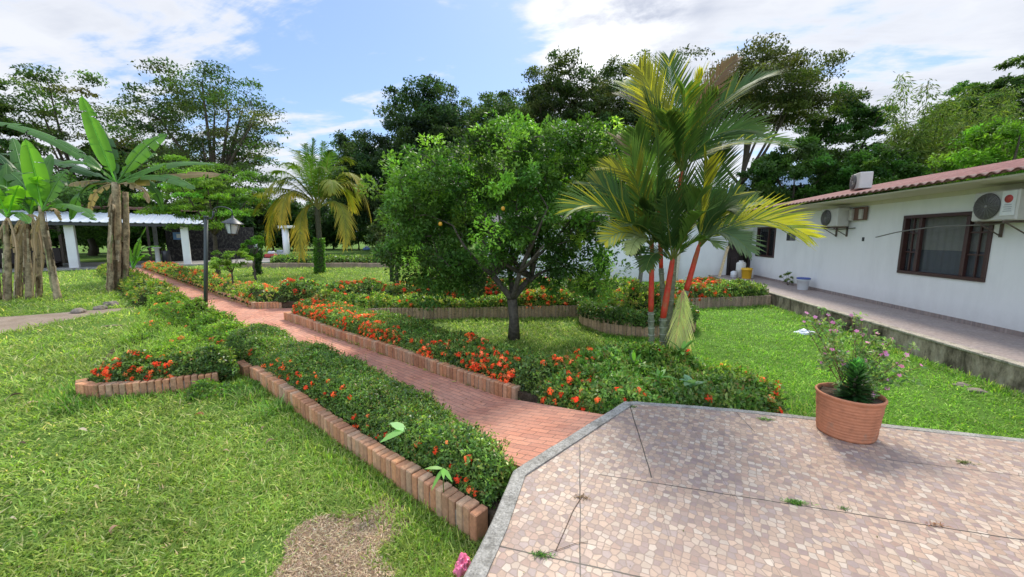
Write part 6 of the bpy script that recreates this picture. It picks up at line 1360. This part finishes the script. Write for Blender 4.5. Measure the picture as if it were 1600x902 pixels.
# ------------------------------------------------------------------ small litter
def rock(px, py, s, lab, seed):
    import bmesh
    q = gnd(px, py); bm = bmesh.new(); bmesh.ops.create_icosphere(bm, subdivisions=3, radius=1); co = np.array([v.co[:] for v in bm.verts]); nz = vnoise(co[:, 0]*1.6+seed, co[:, 1]*1.6, co[:, 2]*1.6)
    co = co*(.6+.8*nz[:, None])*np.array(s); co[:, 2] += s[2]*.3
    for v, c_ in zip(bm.verts, co): v.co = c_
    me = bpy.data.meshes.new('rock'); bm.to_mesh(me); bm.free(); ca = me.color_attributes.new('Col', 'FLOAT_COLOR', 'POINT'); cc = np.ones((len(co), 4), np.float32); cc[:, :3] = (.22, .18, .14); ca.data.foreach_set('color', cc.ravel())
    o = link('rock', me, M_ROCK); o.location = (q[0], q[1], 0); tag(o, lab, 'rock', 'rocks along the dirt track')
rock(124, 489, (.20, .13, .11), 'brown rock at the right end of the dirt track', 1); rock(156, 484, (.17, .12, .09), 'flat dark rock between two others by the tall banana plant', 4); rock(173, 479, (.18, .13, .14), 'upright rock nearest the foot of the tall banana plant', 8)
rock(1527, 612, (.10, .07, .03), 'flat grey stone in the grass near the walkway wall', 12); rock(1503, 603, (.09, .06, .03), 'small flat stone beside the grey one near the walkway wall', 15)
b = MB(); b.cc = (.36, .27, .18); q0, q1 = gnd(160, 512), gnd(195, 510); b.tube([(*q0, .02), (*((q0+q1)/2), .035), (*q1, .02)], [.02, .018, .01], 6); tag(b.build('twig', M_BARK), 'pale broken twig on the lawn below the dirt track', 'twig')
LF = [(25, 623, 'dark curled dead leaf at the left of the lawn', .11, (.06, .04, .03)), (50, 636, 'narrow straw-coloured leaf on the left of the lawn', .12, (.45, .36, .24)), (312, 654, 'reddish brown dead leaf near the curved edging', .11, (.28, .12, .06)), (128, 679, 'pale curled dead leaf on the left lawn', .10, (.5, .42, .32)), (423, 696, 'brown dead leaf left of the sunken edging', .09, (.22, .15, .10)), (412, 675, 'small brown leaf near the long grass tuft', .06, (.25, .17, .12)),
      (180, 835, 'patch of brown dead leaf on the near lawn', .07, (.32, .2, .14)), (20, 820, 'light dead leaf at the lower left', .05, (.5, .42, .3)), (353, 712, 'tan curled leaf in the middle of the near lawn', .06, (.38, .28, .18)), (35, 700, 'dark leaf at the left edge of the near lawn', .07, (.10, .07, .05)), (150, 770, 'straw leaf on the near lawn left of centre', .06, (.45, .38, .22)), (1340, 648, 'small dry leaf on the lawn left of the plant pot', .04, (.3, .2, .12))]
for px, py, lab, L, col in LF:
    q = gnd(px, py); a = random.uniform(0, 6); V, F = [], []
    for i in range(7):
        t_ = i/6; w_ = L*.22*math.sin(pi*min(1, t_*.9+.05)); x_, z_ = (t_-.5)*L, .022+.02*math.sin(t_*3)
        for s_ in (-1, 0, 1): V.append((q[0]+x_*cos(a)-s_*w_*sin(a), q[1]+x_*sin(a)+s_*w_*cos(a), z_+abs(s_)*w_*.6+.012))
    for i in range(6): F += [(i*3+j, i*3+j+1, (i+1)*3+j+1, (i+1)*3+j) for j in (0, 1)]
    b = MB(); b.cc = col; b.add(V, F, True); tag(b.build('dead_leaf', M_DRY), lab, 'dead leaf', 'dead leaves on the lawn')
def tilew(px, py, n, L, lab, cols, name='joint_weed'):
    q = gnd(px, py, TZ); az = rng.uniform(0, 2*pi, n); e = rng.uniform(.05, .9, n); P = np.stack([q[0]+rng.normal(0, L*.8, n), q[1]+rng.normal(0, L*.22, n), np.full(n, TZ+.002)], 1)
    V = leafV(P, np.stack([np.cos(az)*np.cos(e), np.sin(az)*np.cos(e), np.sin(e)], 1), np.tile([0, 0, 1.], (n, 1)), rng.uniform(.4, 1, n)*L, L*.14)
    tag(link(name, npmesh(name, V, palette(n, cols)), M_LEAF), lab, 'weed', 'weeds in the tile joints')
tilew(845, 868, 130, .03, 'tiny green weed in the nearest tile joint', GR+WC); tilew(1243, 786, 170, .035, 'green tuft in the long tile joint at the middle of the terrace', GR+WC); tilew(1318, 795, 50, .025, 'small weed right of the green tuft in the tile joint', GR)
tilew(910, 778, 60, .03, 'dry brown sprig on the terrace joint near the kerb', [(.2, .13, .08)]); tilew(1505, 724, 60, .04, 'dry weed in the tile joint at the right of the terrace', [(.10, .11, .04)]); tilew(988, 636, 60, .03, 'weed at the terrace corner by the kerb', GR+WC); tilew(1195, 656, 80, .04, 'low weeds on the far terrace edge left of the pot', GR+WC); tilew(1462, 821, 40, .03, 'brown withered sprig in the joint at the lower right of the terrace', [(.22, .1, .06)])
b = MB(); b.cc = (.18, .12, .08); pts = [gnd(x, y, TZ) for x, y in ((912, 772), (895, 800), (880, 835), (868, 862), (845, 868))]; b.tube([(*p_, TZ+.006) for p_ in pts], [.002]*5, 4); pts = [gnd(x, y, TZ) for x, y in ((868, 862), (900, 850), (918, 848))]; b.tube([(*p_, TZ+.005) for p_ in pts], .0018, 4)
tag(b.build('dry_runner', M_BARK), 'thin dry runner stem lying across the near tiles', 'stem')
# tall grass tuft beside the sunken edging
def tuft(label, px, py, n, L, spread, cols):
    q = gnd(px, py); az = rng.uniform(0, 2*pi, n); e = rng.uniform(.5, 1.35, n); P = np.stack([q[0]+rng.normal(0, spread, n), q[1]+rng.normal(0, spread*.6, n), np.zeros(n)], 1); D = np.stack([np.cos(az)*np.cos(e), np.sin(az)*np.cos(e), np.sin(e)], 1)
    V = strips(P, D, np.tile([0, 0, 1.], (n, 1)), L*rng.uniform(.5, 1.1, n), .009, None, .5); tag(link('grass_tuft', npmesh('grass_tuft', V, palette(n, cols), QS), M_GRASS), label, 'grass tuft', 'grass tufts on the near lawn')
tuft('tall bright grass tuft against the clipped hedge', 432, 645, 240, .36, .10, GC+[(.16, .28, .07)]); tuft('arching grass tuft right of the curved edging', 392, 625, 150, .34, .12, GC); tuft('tall grass tuft at the left end of the curved edging', 108, 640, 260, .32, .14, GC)
